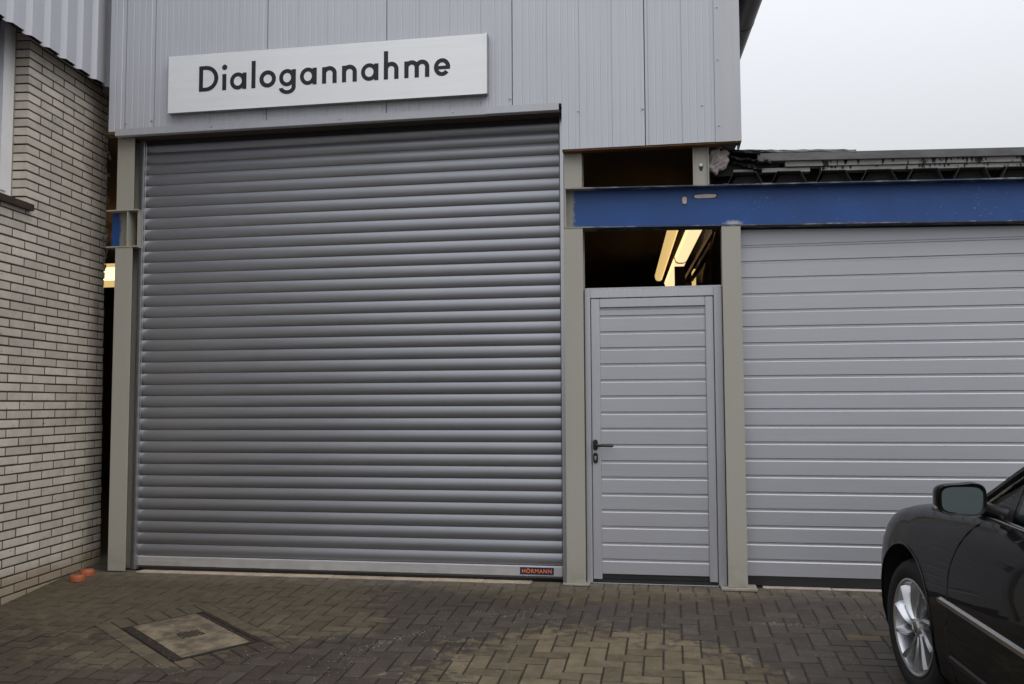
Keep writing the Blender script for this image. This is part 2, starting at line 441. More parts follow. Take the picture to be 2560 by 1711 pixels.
# soldier course against the building
x = -.55
while x < 8.7:
    w = A * rnd(.97, 1.03)
    y1 = -.117 if x < 3.4 else -.05
    cells.append((rect(x + G, x + w - G, YTOP + G, y1), None)); x += w
# ring of blocks round the drain cover, laid with it
def loc2(u, v): return MHc + MHu * u + MHv * v
ring = []
for sgn in (1, -1):
    u = -RL
    for q in range(6):
        w = 2 * RL / 6
        ring.append([loc2(u + G, sgn * (MHS + .012)), loc2(u + w - G, sgn * (MHS + .012)), loc2(u + w - G, sgn * (RS - G)), loc2(u + G, sgn * (RS - G))]); u += w
    v = -MHS - .008
    for q in range(5):
        w = 2 * (MHS + .008) / 5
        ring.append([loc2(sgn * (MHL + .012), v + G), loc2(sgn * (RL - G), v + G), loc2(sgn * (RL - G), v + w - G), loc2(sgn * (MHL + .012), v + w - G)]); v += w
cells += [(r, 'ring') for r in ring]

def visible_area(pts3):
    q = [project(p) for p in pts3]
    if any(c is None for c in q): return 0
    xs = [min(max(c[0], 0), 2560) for c in q]; yy = [min(max(c[1], 0), 1711) for c in q]
    inside = (max(xs) - min(xs)) * (max(yy) - min(yy))
    full = (max(c[0] for c in q) - min(c[0] for c in q)) * (max(c[1] for c in q) - min(c[1] for c in q))
    a2 = abs(sum(q[i][0] * q[(i + 1) % len(q)][1] - q[(i + 1) % len(q)][0] * q[i][1] for i in range(len(q)))) / 2
    return a2 * inside / max(full, 1e-6)

blocks = []
for poly, kind in cells:
    pieces = [poly] if kind == 'ring' else minus_ring(poly)
    cpt = sum(poly, Vector((0, 0))) / len(poly)
    if kind != 'ring' and len(pieces) == 1 and area(pieces[0]) > .98 * area(poly): pieces = [poly]; whole = True
    else: whole = kind != 'ring' and False
    pieces = [p for p in pieces if area(p) > .0006]
    if not pieces: continue
    va = sum(visible_area([(p.x, p.y, gz(p.y)) for p in pc]) for pc in pieces)
    if cpt.x > 5.45 and cpt.y < -1.6: va *= .02         # hidden by the car
    if cpt.x < -.4 + .1 * -cpt.y: va *= .3
    blocks.append((va, pieces, cpt))
blocks.sort(key=lambda b: -b[0])


def block_geo(mb, pieces, c, local, bev=.0035, h=.02):
    dz = rnd(-.0012, .0012); tx, ty = rnd(-.006, .006), rnd(-.006, .006); single = len(pieces) == 1
    for pc in pieces:
        pc = pc if sum(pc[i].x * pc[(i + 1) % len(pc)].y - pc[(i + 1) % len(pc)].x * pc[i].y for i in range(len(pc))) > 0 else pc[::-1]
        n = len(pc); cc = sum(pc, Vector((0, 0))) / n
        def P(p, z): return (p.x - (c.x if local else 0), p.y - (c.y if local else 0), gz(p.y) + z + dz + tx * (p.x - c.x) + ty * (p.y - c.y) - (gz(c.y) if local else 0))
        if single:
            inn = [p + (cc - p).normalized() * bev * 1.5 for p in pc]
            v = [P(p, 0) for p in inn] + [P(p, -bev) for p in pc] + [P(p, -h) for p in pc]
            f = [tuple(range(n))] + [(n * (a + 1) + i, n * (a + 1) + (i + 1) % n, n * a + (i + 1) % n, n * a + i) for a in (0, 1) for i in range(n)]
        else:
            v = [P(p, 0) for p in pc] + [P(p, -h) for p in pc]
            f = [tuple(range(n))] + [(n + i, n + (i + 1) % n, (i + 1) % n, i) for i in range(n)]
        mb.add(v, f)

for va, pieces, c in blocks[:300]:
    mb = MB(); block_geo(mb, pieces, c, True)
    me = bpy.data.meshes.new('paver'); me.from_pydata(mb.v, [], mb.f); me.materials.append(M_paver)
    inst('paver', me, (c.x, c.y, gz(c.y)), pavement)
mb = MB()
for va, pieces, c in blocks[300:]: block_geo(mb, pieces, c, False)
me = bpy.data.meshes.new('paver_field'); me.from_pydata(mb.v, [], mb.f); me.materials.append(M_paver)
o = bpy.data.objects.new('paver_field', me); link(o, pavement); o['kind'] = 'stuff'

# ================================================================ WORKSHOP HALL (shell, dark inside)
hall = thing('workshop_hall', 'dark workshop hall interior seen through the gaps round the doors', 'building', (2, 8, 0))
mb = MB()
mb.box(-9, 10, 16, 16.2, -.2, 3.9).box(-9.2, -9, .3, 16, -.2, 3.9).box(10, 10.2, .3, 16, -.2, 3.9)
mb.box(-9, -.84, .36, .5, -.2, 3.9)
mb.out('wall', M_innerdark, hall)
MB().box(7.76, 10.2, .03, .25, -.1, 3.14).out('front_wall', M_trim, hall)
MB().box(4.79, 4.87, .03, 16, 3.305, 3.715).out('side_panel', M_clad, hall)
MB().box(-9, 10, .02, 16, -.2, -.002).out('floor', M_hallfloor, hall)
mb = MB(); mb.box(-9, 4.84, .25, 16, 3.72, 3.85).box(4.85, 10, 1.9, 16, 3.14, 3.3); mb.out('ceiling', M_innerdark, hall)
MB().prism([(4.81, 3.3), (4.885, 3.3), (4.885, 6.3), (4.81, 6.3)], lambda p, q, t: (p - .061 * t, t, q), .02, 15.7).out('upper_wall', M_clad, hall)
MB().box(-9, 3.84, 15.72, 15.99, 3.86, 6.3).out('upper_wall', M_clad, hall)
MB().box(-9, 5.0, .02, 16, 6.31, 6.5).out('roof', M_dark, hall)
# dark timber post and window frame seen over the side door
mb = MB(); mb.box(4.42, 4.53, 2.7, 2.82, 0, 2.78); mb.out('post', M_wood, hall)
mb = MB(); mb.box(4.70, 4.762, 6.98, 7.0, 3.00, 3.36); mb.out('lit_pane', M_lamp, hall)
MB().box(4.615, 4.675, 6.95, 7.02, 2.0, 3.24).out('post', M_wood, hall)
MB().box(4.785, 4.88, 6.90, 7.02, 2.0, 3.13).out('post', M_wood, hall)
mb = MB()
for k in range(16):
    for sg in (0, 1):
        z0 = 2.12 + k * .032
        mb.tube([(4.665 + .024 * sg, .22, z0), (4.665 + .024 * (1 - sg), .22, z0 + .016), (4.665 + .024 * sg, .22, z0 + .032)], .0022, 4)
mb.out('wire_mesh', M_dark, hall)
for dx_ in (.17, .27):
    MB().prism([(0, 0), (.035, 0), (.035, .06), (0, .06)], lambda p, q, t: (4.66 + dx_ + p - (t - 2.9) * .061, t, 3.17 + q), 2.6, 8.0).out('cable_tray', M_wood, hall)

# tubes hanging in the hall
def fixture(label, a, b, z, w, hot, mat=None, group='tube lights hanging in the hall'):
    a, b = Vector(a), Vector(b); d = (b - a).normalized(); n = Vector((-d.y, d.x)); L = (b - a).length; c = (a + b) / 2
    t = thing('tube_light', label, 'ceiling light', (c.x, c.y, z), group)
    fn = lambda p, q, s: ((a + d * s + n * p).x, (a + d * s + n * p).y, z + q)
    MB().prism([(-w / 2, .05), (w / 2, .05), (w / 2 * .7, .11), (-w / 2 * .7, .11)], fn, 0, L).out('housing', M_lamphouse, t)
    dz_ = -.03 if w < .3 else -.12
    MB().prism([(-w / 2, .048), (-w / 2 * .8, dz_ / 3), (-w * .2, dz_), (w * .2, dz_), (w / 2 * .8, dz_ / 3), (w / 2, .048)], fn, .04, L - .04).out('diffuser', mat or (M_lamphot if hot else M_lamp), t)
    if w > .3:
        for q0, q1 in ((.049, .10), (-.165, -.121)): MB().prism([(-w / 2, q0), (w / 2, q0), (w / 2, q1), (-w / 2, q1)], fn, .04, L - .04).out('glow_strip', M_lamp, t)  # self-glowing strips imitate the yellow light falloff along the diffuser's upper and lower edges
    for s in (0, L - .035): MB().prism([(-w / 2 - .004, .052), (-w * .4, -.015), (-w * .2, dz_ - .006), (w * .2, dz_ - .006), (w * .4, -.015), (w / 2 + .004, .052)], fn, s, s + .035).out('end_cap', M_lamphouse, t)
    return t
fixture('long dim yellow tube light over the side door, left one of the pair', (4.467, 2.6), (4.20, 7.6), 3.3, .125, False)
fixture('bright warm tube light with end caps, nearest above the side door', (4.69, 2.4), (4.52, 5.2), 3.22, .17, True)
fixture('bright warm tube light behind the nearest one above the side door', (4.52, 5.23), (4.37, 7.9), 3.225, .175, True)
fixture('glowing tube light seen in the gap beside the brick wall', (-4.2, 4.0), (-2.3, 4.0), 3.10, .34, True, M_lampwhite)

# ================================================================ COLUMNS AND BLUE BEAM
def tilt(x): return -(x - 3.6) * .021          # the old beam falls slightly to the right
def bz0(x): return 2.688 + tilt(x)
def bz1(x): return 3.000 + tilt(x)
def h_col(t, x0, x1, z0, z1, yf=-.12, d=.15, tf=.009, tw=.007):
    xc = (x0 + x1) / 2
    MB().box(x0, x1, yf, yf + tf, z0, z1, .0015).out('front_flange', M_col, t)
    MB().box(x0, x1, yf + d - tf, yf + d, z0, z1).out('rear_flange', M_col, t)
    MB().box(xc - tw / 2, xc + tw / 2, yf + tf, yf + d - tf, z0, z1).out('web', M_col, t)
GC = 'beige painted steel columns'
cl = thing('steel_column', 'beige steel column beside the brick wall, left of the roller shutter', 'column', (-.12, -.05, 0), GC)
h_col(cl, -.197, -.042, .0, 2.664); h_col(cl, -.197, -.042, 2.982, 3.70)
for z_ in (2.664, 2.972): MB().box(-.283, 0.0, -.125, .035, z_, z_ + .010).out('bracket_plate', M_col, cl)
MB().box(-.098, -.088, -.118, -.002, 2.6745, 2.9715).out('stiffener', M_col, cl); MB().box(-.012, -.004, -.10, .03, 2.6745, 2.9715).out('stiffener', M_col, cl)
cm = thing('steel_column', 'beige steel column between the roller shutter and the side door', 'column', (3.645, -.05, 0), GC)
h_col(cm, 3.573, 3.717, 0, bz0(3.64)); h_col(cm, 3.577, 3.715, bz1(3.64), 3.29)
mb = MB().box(3.545, 3.745, -.15, .05, -.006, .006, .002); mb.out('base_plate', M_concrete, cm)
cr = thing('steel_column', 'beige steel column between the side door and the sectional door', 'column', (4.82, -.05, 0), GC)
h_col(cr, 4.752, 4.891, 0.012, bz0(4.82))
mb = MB().box(4.70, 4.955, -.165, .05, -.008, .011, .003); mb.out('base_plate', M_concrete, cr)
cu = thing('column_stub', 'short beige column stub with a bolt hole on top of the blue beam', 'column', (4.61, -.05, 3.0))
for x_ in (4.553, 4.663): MB().box(x_, x_ + .007, -.12, .02, bz1(4.6), 3.30).out('flange', M_col, cu)
MB().box(4.560, 4.663, -.105, -.098, bz1(4.6), 3.30).out('web', M_col, cu)
mb = MB().lathe([(0, -.112), (.013, -.112), (.017, -.109), (.017, -.104)], lambda a, b, t: (4.612 + a, t, 3.135 + b), 12); mb.out('bolt', M_screw, cu)
mb = MB().lathe([(.022, -.1052), (0, -.1054)], lambda a, b, t: (4.612 + a * .7, t, 3.118 + b * 1.5), 12); mb.out('bolt_hole', M_dark, cu)

def beam(t, x0, x1):
    f = lambda p, q, x: (x, p, q + tilt(x))
    MB().prism([(-.045, 2.697), (-.038, 2.697), (-.038, 2.991), (-.045, 2.991)], f, x0, x1).out('web', M_blue, t)
    MB().prism([(-.124, 2.688), (.036, 2.688), (.036, 2.6965), (-.124, 2.6965)], f, x0, x1).out('bottom_flange', M_blueedge, t)
    MB().prism([(-.124, 2.9915), (.036, 2.9915), (.036, 3.0), (-.124, 3.0)], f, x0, x1).out('top_flange', M_blueedge, t)
bm_ = thing('steel_beam', 'long blue steel beam with worn paint over the side door and sectional door', 'beam', (5.6, -.05, 2.69))
beam(bm_, 3.578, 7.9)
MB().box(3.578, 3.588, -.122, -.046, 2.697, 2.991).out('end_plate', M_col, bm_)
for nm, x, w, h in (('cut_hole', 4.487, .034, .055), ('cut_slot', 4.640, .165, .030)):
    pts = []
    for k in range(20):
        a = 2 * PI * k / 20; ca, sa = cos(a), sin(a); e = .55
        pts.append((x + w / 2 * math.copysign(abs(ca) ** e, ca) * rnd(.95, 1.04), (2.885 if nm == 'cut_hole' else 2.908) + h / 2 * math.copysign(abs(sa) ** e, sa) * rnd(.9, 1.06)))
    MB().prism(pts, XZ, -.0475, -.0455).out(nm, M_foam, bm_)
    MB().prism([(x + (p - x) * 1.18, (2.885 if nm == 'cut_hole' else 2.908) + (q - (2.885 if nm == 'cut_hole' else 2.908)) * 1.35) for p, q in pts], XZ, -.0465, -.0453).out('cut_edge', M_dark, bm_)
bs_ = thing('beam_stub', 'cut off blue beam stub at the left column beside the brick wall', 'beam', (-.4, -.05, 2.68))
f0 = MB().box(-.283, -.098, -.045, -.038, 2.675, 2.971); f0.out('web', M_blue, bs_)


# ================================================================ ROLLER SHUTTER
sh = thing('roller_shutter', 'wide grey aluminium roller shutter with curved slats', 'shutter', (1.77, 0, 0))
NSL = 38; PZ = .0937; ZB = .112
def slat_profile():
    p = []
    for k in range(9):
        t = k / 8; a = -1 + 2 * t
        p.append((-.0118 * (1 - a * a) - .001, .0025 + t * (PZ - .0050)))
    p += [(.0035, PZ - .0022), (.0035, PZ + .004), (.008, PZ + .004), (.008, .0), (0.002, .0)]
    return p
sm = MB().prism(slat_profile(), lambda p, q, x: (x, p, q), .012, 3.528).mesh('slat', 40); sm.materials.append(M_slat)
for k in range(NSL): inst('slat', sm, (0, rnd(-.0006, .0006), ZB + k * PZ), sh)
zt = ZB + NSL * PZ
MB().box(.0, 3.54, .012, .03, .0, 3.72).out('backing', M_dark, sh)
MB().box(-.0, 3.54, -.02, .01, 3.545, 3.5865).out('top_seal', M_rubber, sh)
bar = MB().prism([(-.012, .030), (-.016, .034), (-.016, .103), (-.008, .109), (.006, .109), (.006, .030)], YZ, .012, 3.528).out('bottom_bar', M_bar, sh)
MB().prism([(-.012, .0295), (-.018, .020), (-.012, .002), (.0, -.002), (.004, .0295)], YZ, .012, 3.528).out('rubber_seal', M_rubber, bar)
lp = MB().box(3.203, 3.463, -.0195, -.0165, .044, .098, .001).out('badge', M_navy, bar)
tcv = bpy.data.curves.new('badge_text', 'FONT'); tcv.body = 'HÖRMANN'; tcv.size = .047; tcv.extrude = .0008; tcv.offset = .0008; tcv.align_x = 'CENTER'; tcv.space_character = 1.14
tob = bpy.data.objects.new('badge_text', tcv); COL.objects.link(tob)
bpy.context.view_layer.update()
tme = bpy.data.meshes.new_from_object(tob.evaluated_get(bpy.context.evaluated_depsgraph_get())); bpy.data.objects.remove(tob)
tme.materials.clear(); tme.materials.append(M_logo)
vv = np.empty(len(tme.vertices) * 3); tme.vertices.foreach_get('co', vv); vv = vv.reshape(-1, 3)
sx = .228 / (vv[:, 0].max() - vv[:, 0].min()); sx0 = vv[:, 0].mean()
vx = (vv[:, 0] - (vv[:, 0].max() + vv[:, 0].min()) / 2) * sx + 3.333; vz = vv[:, 1] * .90 + .0565; vy = -vv[:, 2] - .0203
tme.vertices.foreach_set('co', np.stack([vx, vy, vz], 1).ravel()); tme.update()
o = bpy.data.objects.new('badge_lettering', tme); link(o, bar)
for s, xa, xb in ((0, -.04, .012), (1, 3.528, 3.566)):
    # U-shaped guide rail with a brush groove
    if s == 0: pr = [(-.034, -.052), (-.004, -.052), (-.002, -.046), (.006, -.044), (.009, -.030), (.012, -.029), (.012, -.004), (.004, .02), (-.034, .02)]
    else: pr = [(3.528, -.030), (3.533, -.044), (3.539, -.052), (3.566, -.052), (3.566, .02), (3.536, .02), (3.528, -.004)]
    MB().prism(pr, XY, .004, 3.60).out('guide_rail', M_rail, sh, 20)
th = thing('threshold', 'row of beige threshold tiles in front of the roller shutter', 'threshold', (1.8, -.02, 0))
x = .05; ws = [.42, .42, .415, .41, .41, .405, .40, .37]
for k, w in enumerate(ws):
    if x > 3.42: break
    MB().box(x + .002, x + w - .003, -.112, .012, -.03, rnd(-.0045, -.0025), .002).out('tile', M_tile, th); x += w
th2 = thing('threshold', 'row of pale broken threshold tiles in front of the sectional door', 'threshold', (6.2, -.02, 0))
x = 5.0
for k in range(7):
    w = rnd(.40, .52); MB().box(x + .002, x + w - .004, -.048, .04, -.03, rnd(.001, .006), .003).out('tile', M_tilepale, th2); x += w

# ================================================================ SIDE DOOR
dr = thing('side_door', 'narrow silver ribbed side door with black lever handle', 'door', (4.23, -.04, 0))
fr = MB()
fr.box(3.719, 3.762, -.045, .03, .0, 2.217, .003).box(4.689, 4.750, -.045, .03, .0, 2.217, .003).box(3.7622, 4.6888, -.045, .03, 2.152, 2.217, .003)
fr.out('door_frame', M_frame, dr)
MB().box(3.7185, 4.7505, -.03, .02, 2.217, 2.232).out('frame_head', M_rail, dr)
lf = MB().box(3.7665, 3.834, -.042, .0, .028, 2.1475, .004).box(4.6245, 4.6845, -.042, .0, .028, 2.1475, .004).box(3.8342, 4.6243, -.042, .0, 2.078, 2.1475, .004)
leaf = lf.out('leaf_frame', M_frame, dr)
def rib_profile(h, yf=0., step=.0075):
    # flat face, rounded shoulder at the top that steps back to a short ledge, open seam below
    return [(yf, .0025), (yf, h - .0225), (yf + .0012, h - .0205), (yf + step * .8, h - .0155), (yf + step, h - .0140), (yf + step, h - .0005), (yf + .022, h - .0005), (yf + .022, .0025)]
PD = .1225
nrib = 16; ztop = 2.077; z = ztop - .061
me = MB().prism(rib_profile(PD, -.03), YZ, 3.8345, 4.624).mesh('rib_panel', 30); me.materials.append(M_rib)
me0 = MB().prism(rib_profile(.061, -.03), YZ, 3.8345, 4.624).mesh('rib_panel', 30); me0.materials.append(M_rib)
inst('rib_panel', me0, (0, 0, z), dr)
for k in range(15):
    z -= PD; inst('rib_panel', me, (0, 0, z), dr)
meb = MB().prism([(a_, b_ + .066) for a_, b_ in rib_profile(z - .066, -.03)], YZ, 3.8345, 4.624).out('rib_panel', M_rib, dr)
MB().box(3.836, 4.623, -.022, -.005, .030, .0675).out('kick_seal', M_rubber, dr)
MB().box(3.7665, 4.6845, -.03, 0, .004, .0275).out('rubber_seal', M_rubber, dr)
MB().box(3.7625, 4.6885, -.05, .02, -.004, .0035, .001).out('sill', M_rail, dr)
MB().box(3.77, 4.68, .002, .012, .03, 2.14).out('backing', M_dark, dr)
def stadium(cx, cz, w, h, n=8):
    r = w / 2; p = []
    for k in range(n + 1): a = PI * k / n; p.append((cx + r * cos(a), cz + h / 2 - r + r * sin(a)))
    for k in range(n + 1): a = PI + PI * k / n; p.append((cx + r * cos(a), cz - h / 2 + r + r * sin(a)))
    return p
hd = MB().prism(stadium(3.792, 1.032, .036, .082), XZ, -.054, -.0425).out('handle', M_black, dr, 40)
mb = MB().tube([(3.792, -.052, 1.031), (3.792, -.088, 1.031), (3.797, -.098, 1.031), (3.815, -.104, 1.030), (3.922, -.102, 1.028), (3.928, -.098, 1.028)], [.011, .011, .0115, .011, .0105, .008], 12)
mb.out('lever', M_black, hd, 50)
lk = MB().prism(stadium(3.792, .934, .036, .080), XZ, -.053, -.0425).out('lock_plate', M_black, dr, 40)
mb = MB().prism([(3.792 + .0085 * cos(a), .941 + .0085 * sin(a)) for a in [math.radians(d) for d in range(-60, 241, 30)]] + [(3.7875, .919), (3.7965, .919)], XZ, -.056, -.0535); mb.out('lock_cylinder', M_screw, lk)
MB().box(3.7908, 3.7932, -.0568, -.0562, .934, .948).out('keyhole', M_black, lk)

# ================================================================ SECTIONAL DOOR
gd = thing('sectional_door', 'light grey ribbed sectional garage door behind the black car', 'garage door', (6.3, 0, 0))
PG = .1228; GX0, GX1 = 4.893, 7.75
zb = .075
gm = MB().prism(rib_profile(PG, 0.), YZ, GX0, GX1).mesh('rib_panel', 30); gm.materials.append(M_rib)
for k in range(21):
    if zb + (k + 1) * PG > 2.66: break
    inst('rib_panel', gm, (0, 0, zb + k * PG), gd)
MB().box(GX0, GX1, .0002, .02, zb + k * PG, 2.66).out('rib_panel', M_rib, gd)
MB().box(GX0, GX1, .003, .028, .008, zb + .0015).out('rubber_seal', M_rubber, gd)
MB().box(GX0, GX1, .024, .04, .0, 2.72).out('backing', M_dark, gd)
f = lambda p, q, x: (x, p, q + tilt(x))
MB().prism([(-.006, 2.676), (.02, 2.676), (.02, 2.6872), (-.006, 2.6872)], f, GX0, GX1).out('head_seal', M_rubber, gd)
MB().box(4.8915, 4.925, .03, .10, .0, 2.64).out('track', M_dark, gd)

# ================================================================ METAL CLADDING AND SIGN
cf = thing('cladding_wall', 'grey vertical metal cladding wall above the roller shutter and sign', 'wall', (2.3, -.16, 3.28))
YC = -.2; TH = .083; ZT = 6.4
def clad_profile(x0, x1, band=.033):
    xs = [(x0 + .002, .004), (x0 + .005, 0.)]
    xe = x1 - band; q = .2484; base = x1 - .993
    grooves = []
    for k in range(5):
        for fr_ in (.215, .43, .645, .86): grooves.append((base + (k + fr_) * q - q * 0, 'm'))
        grooves.append((base + (k + 1) * q, 'M'))
    for gx, kd in grooves:
        if gx < x0 + .02 or gx > xe - .015: continue
        w, d = (.0052, .0018) if kd == 'm' else (.0038, .0038)
        xs += [(gx - w, 0), (gx - w * .25, d), (gx + w * .25, d), (gx + w, 0)]
    xs += [(xe - .004, 0), (xe, .004), (xe + .004, .003), (x1 - .005, .003), (x1 - .003, .009)]
    return xs
def clad_panel(x0, x1, zb, name='cladding_panel', mat=M_clad, notch=None):
    pr = clad_profile(x0, x1); mb = MB()
    def strip(pts, z0):
        n = len(pts); v = []
        for z in (z0, ZT): v += [(x, YC + d, z) for x, d in pts]
        f = [(i, i + 1, n + i + 1, n + i) for i in range(n - 1)]
        xa, xb = pts[0][0], pts[-1][0]
        k = len(v); v += [(xa, YC + TH, z0), (xb, YC + TH, z0), (xa, YC + TH, ZT), (xb, YC + TH, ZT)]
        f += [(0, k, k + 2, n), (n - 1, 2 * n - 1, k + 3, k + 1), (k, k + 1, k + 3, k + 2), tuple(range(n - 1, -1, -1)) + (k, k + 1)]
        mb.add(v, f)
    if notch:
        a = [p for p in pr if p[0] < notch[0]] + [(notch[0], 0)]; b = [(notch[0], 0)] + [p for p in pr if p[0] > notch[0]]
        strip(a, zb); strip(b, notch[1])
    else: strip(pr, zb)
    return mb.out(name, mat, cf)
ZL, ZR = 3.640, 3.280
clad_panel(-.238, -.088, 3.626); clad_panel(-.088, .177, 3.630)
clad_panel(.177, 1.17, 3.637); clad_panel(1.17, 2.178, ZL); clad_panel(2.178, 3.19, ZL)
clad_panel(3.19, 4.204, ZL, notch=(3.572, ZR)); clad_panel(4.204, 4.724, ZR)
MB().box(4.7195, 4.906, YC - .004, YC + .0005, ZR - .003, ZT).out('corner_trim', M_trim, cf)
MB().box(4.9035, 4.9058, YC + .001, .25, ZR - .003, ZT).out('corner_return', M_trim, cf)
# lintel flashing, soffits and raw lower edges
mb = MB().prism([(-.213, 3.642), (-.213, 3.586), (-.209, 3.583), (-.160, 3.583), (-.160, 3.587), (-.2085, 3.587), (-.2085, 3.642)], YZ, -.165, 2.985); mb.out('lintel_flashing', M_trim, cf)
mb = MB().prism([(-.216, 3.643), (-.216, 3.588), (-.212, 3.585), (-.160, 3.585), (-.160, 3.589), (-.2115, 3.589), (-.2115, 3.643)], YZ, 2.98, 3.552); mb.out('lintel_flashing', M_trim, cf)
mb = MB().box(-.16, 3.568, -.1595, .03, 3.5875, 3.60); mb.out('soffit_board', M_soffit, cf)
mb = MB().box(3.574, 4.90, YC + .006, YC + TH + .004, ZR - .014, ZR - .0035); mb.out('edge_strip', M_rust, cf)
mb = MB().box(-.238, -.167, YC + .004, YC + TH, 3.605, 3.6255); mb.out('edge_strip', M_rust, cf)
mb = MB().box(-.236, 4.80, YC + TH + .001, -.01, 3.64, 6.3).box(3.576, 4.80, YC + TH + .001, -.01, 3.30, 3.635); mb.out('inner_wall', M_innerdark, cf)
sc = MB().lathe([(0, -.006), (.004, -.006), (.0065, -.0035), (.0065, -.001), (.009, -.0008), (.009, .003)], lambda a, b, t: (a, t, b), 8).mesh('screw'); sc.materials.append(M_screw)
for x, z in ((-.075, 3.69), (.158, 3.70), (1.153, 3.70), (2.160, 3.695), (3.172, 3.70), (3.70, 3.57), (4.187, 3.56), (4.625, 3.56), (4.745, 3.40), (4.745, 3.90), (4.745, 4.3), (.70, 3.615), (1.80, 3.615), (2.72, 3.618)):
    inst('screw', sc, (x, YC - .0005 if x < 4.7 else YC - .0045, z) if z > 3.63 or x > 3.6 else (x, -.2135, z), cf)

sg = thing('sign', 'long silver sign board reading Dialogannahme in black letters', 'sign', (1.67, -.23, 3.73))
SX0, SX1, SZ0, SZ1, SY = .331, 3.006, 3.730, 4.212, -.26
pb = MB().box(SX0, SX1, SY, -.2065, SZ0, SZ1, .004).out('panel', M_signedge, sg)
MB().box(SX0 + .005, SX1 - .005, SY - .0012, SY - .0002, SZ0 + .005, SZ1 - .005).out('face', M_sign, sg)
mb = MB().box(SX1 - .022, SX1 - .004, SY - .004, SY - .0014, SZ0 + .002, SZ1 - .002); mb.out('end_strip', M_sign, sg)
mb = MB().box(SX0 + .004, SX1 - .023, SY - .003, SY - .0014, SZ0 + .001, SZ0 + .010); mb.out('bottom_strip', M_sign, sg)

class Glyph:
    def __init__(s): s.mb = MB(); s.k = 0
    def _y(s): s.k += 1; return SY - .0025 - s.k * .00025
    def bar(s, x0, x1, z0, z1): s.mb.box(x0, x1, s._y(), SY - .0013, z0, z1); return s
    def arc(s, cx, cz, rx, rz, w, a0, a1, n=28, wz=None):
        y = s._y(); wz = wz or w; A_ = [math.radians(a0 + (a1 - a0) * k / n) for k in range(n + 1)]
        full = abs(a1 - a0) >= 360
        v = []
        for a in A_:
            o_ = (cx + rx * cos(a), cz + rz * sin(a)); i_ = (cx + (rx - w) * cos(a), cz + (rz - wz) * sin(a))
            v += [(o_[0], y, o_[1]), (i_[0], y, i_[1]), (o_[0], SY - .0013, o_[1]), (i_[0], SY - .0013, i_[1])]
        f = []
        for k in range(n):
            b, c = 4 * k, 4 * k + 4
            f += [(b, b + 1, c + 1, c), (b, c, c + 2, b + 2), (b + 1, b + 3, c + 3, c + 1)]
        s.mb.add(v, f); return s
    def disc(s, cx, cz, r): s.mb.prism([(cx + r * cos(2 * PI * k / 20), cz + r * sin(2 * PI * k / 20)) for k in range(20)], XZ, s._y(), SY - .0013); return s
BL = 3.8935; XH = .138; CH = .212; S = .0345
def letter(ch, x0, x1):
    g_ = Glyph(); w = x1 - x0; xc = (x0 + x1) / 2; T = BL + XH; b = BL
    if ch == 'D':
        k = x0 + w * .36
        g_.bar(x0, x0 + S, b, b + CH).bar(x0 + S, k, b, b + S * .93).bar(x0 + S, k, b + CH - S * .93, b + CH).arc(k, b + CH / 2, x1 - k, CH / 2, S, -90, 90, 28, S * .93)
    elif ch == 'i': g_.bar(xc - S / 2, xc + S / 2, b, T - .004).disc(xc + .002, b + CH - .022, .0225)
    elif ch == 'l': g_.bar(xc - S / 2, xc + S / 2, b, b + .226)
    elif ch == 'o': g_.arc(xc, b + XH / 2, w / 2, XH / 2 + .002, S, 0, 360, 40)
    elif ch == 'a': g_.arc(xc - .004, b + XH / 2, w / 2 - .004, XH / 2 + .002, S * .94, 0, 360, 40).bar(x1 - S, x1, b, T - .003)
    elif ch == 'g':
        g_.arc(xc - .004, b + XH / 2, w / 2 - .004, XH / 2 + .002, S * .94, 0, 360, 40).bar(x1 - S, x1, b - .008, T - .003)
        g_.arc(xc - .001, b - .008, x1 - xc + .001, .057, S, 0, -172, 24, S * .9)
    elif ch in 'nh':
        cz = T - w / 2 + .002
        g_.bar(x0, x0 + S, b, (b + .228) if ch == 'h' else T - .004).arc(xc, cz, w / 2, w / 2, S, 0, 168, 24).bar(x1 - S, x1, b, cz)
    elif ch == 'm':
        h = (w + S) / 4; cz = T - h + .002
        g_.bar(x0, x0 + S, b, T - .004)
        for q in (0, 1):
            c0 = x0 + h + q * (w - S) / 2
            g_.arc(c0, cz, h, h, S, 0, 168 if q == 0 else 160, 24).bar(c0 + h - S, c0 + h, b, cz)
    elif ch == 'e': g_.arc(xc, b + XH / 2, w / 2, XH / 2 + .002, S * .95, 0, 322, 40).bar(x0 + S * .6, x1 - .001, b + XH / 2 - .017, b + XH / 2 + .011)
    o_ = g_.mb.out('letter', M_letter, sg); return o_
for ch, a, b in (('D', .609, .777), ('i', .811, .849), ('a', .880, 1.022), ('l', 1.063, 1.102), ('o', 1.134, 1.275), ('g', 1.303, 1.444), ('a', 1.479, 1.620), ('n', 1.665, 1.787), ('n', 1.831, 1.954), ('a', 1.989, 2.132), ('h', 2.176, 2.296), ('m', 2.343, 2.545), ('e', 2.582, 2.712)):
    letter(ch, a, b)

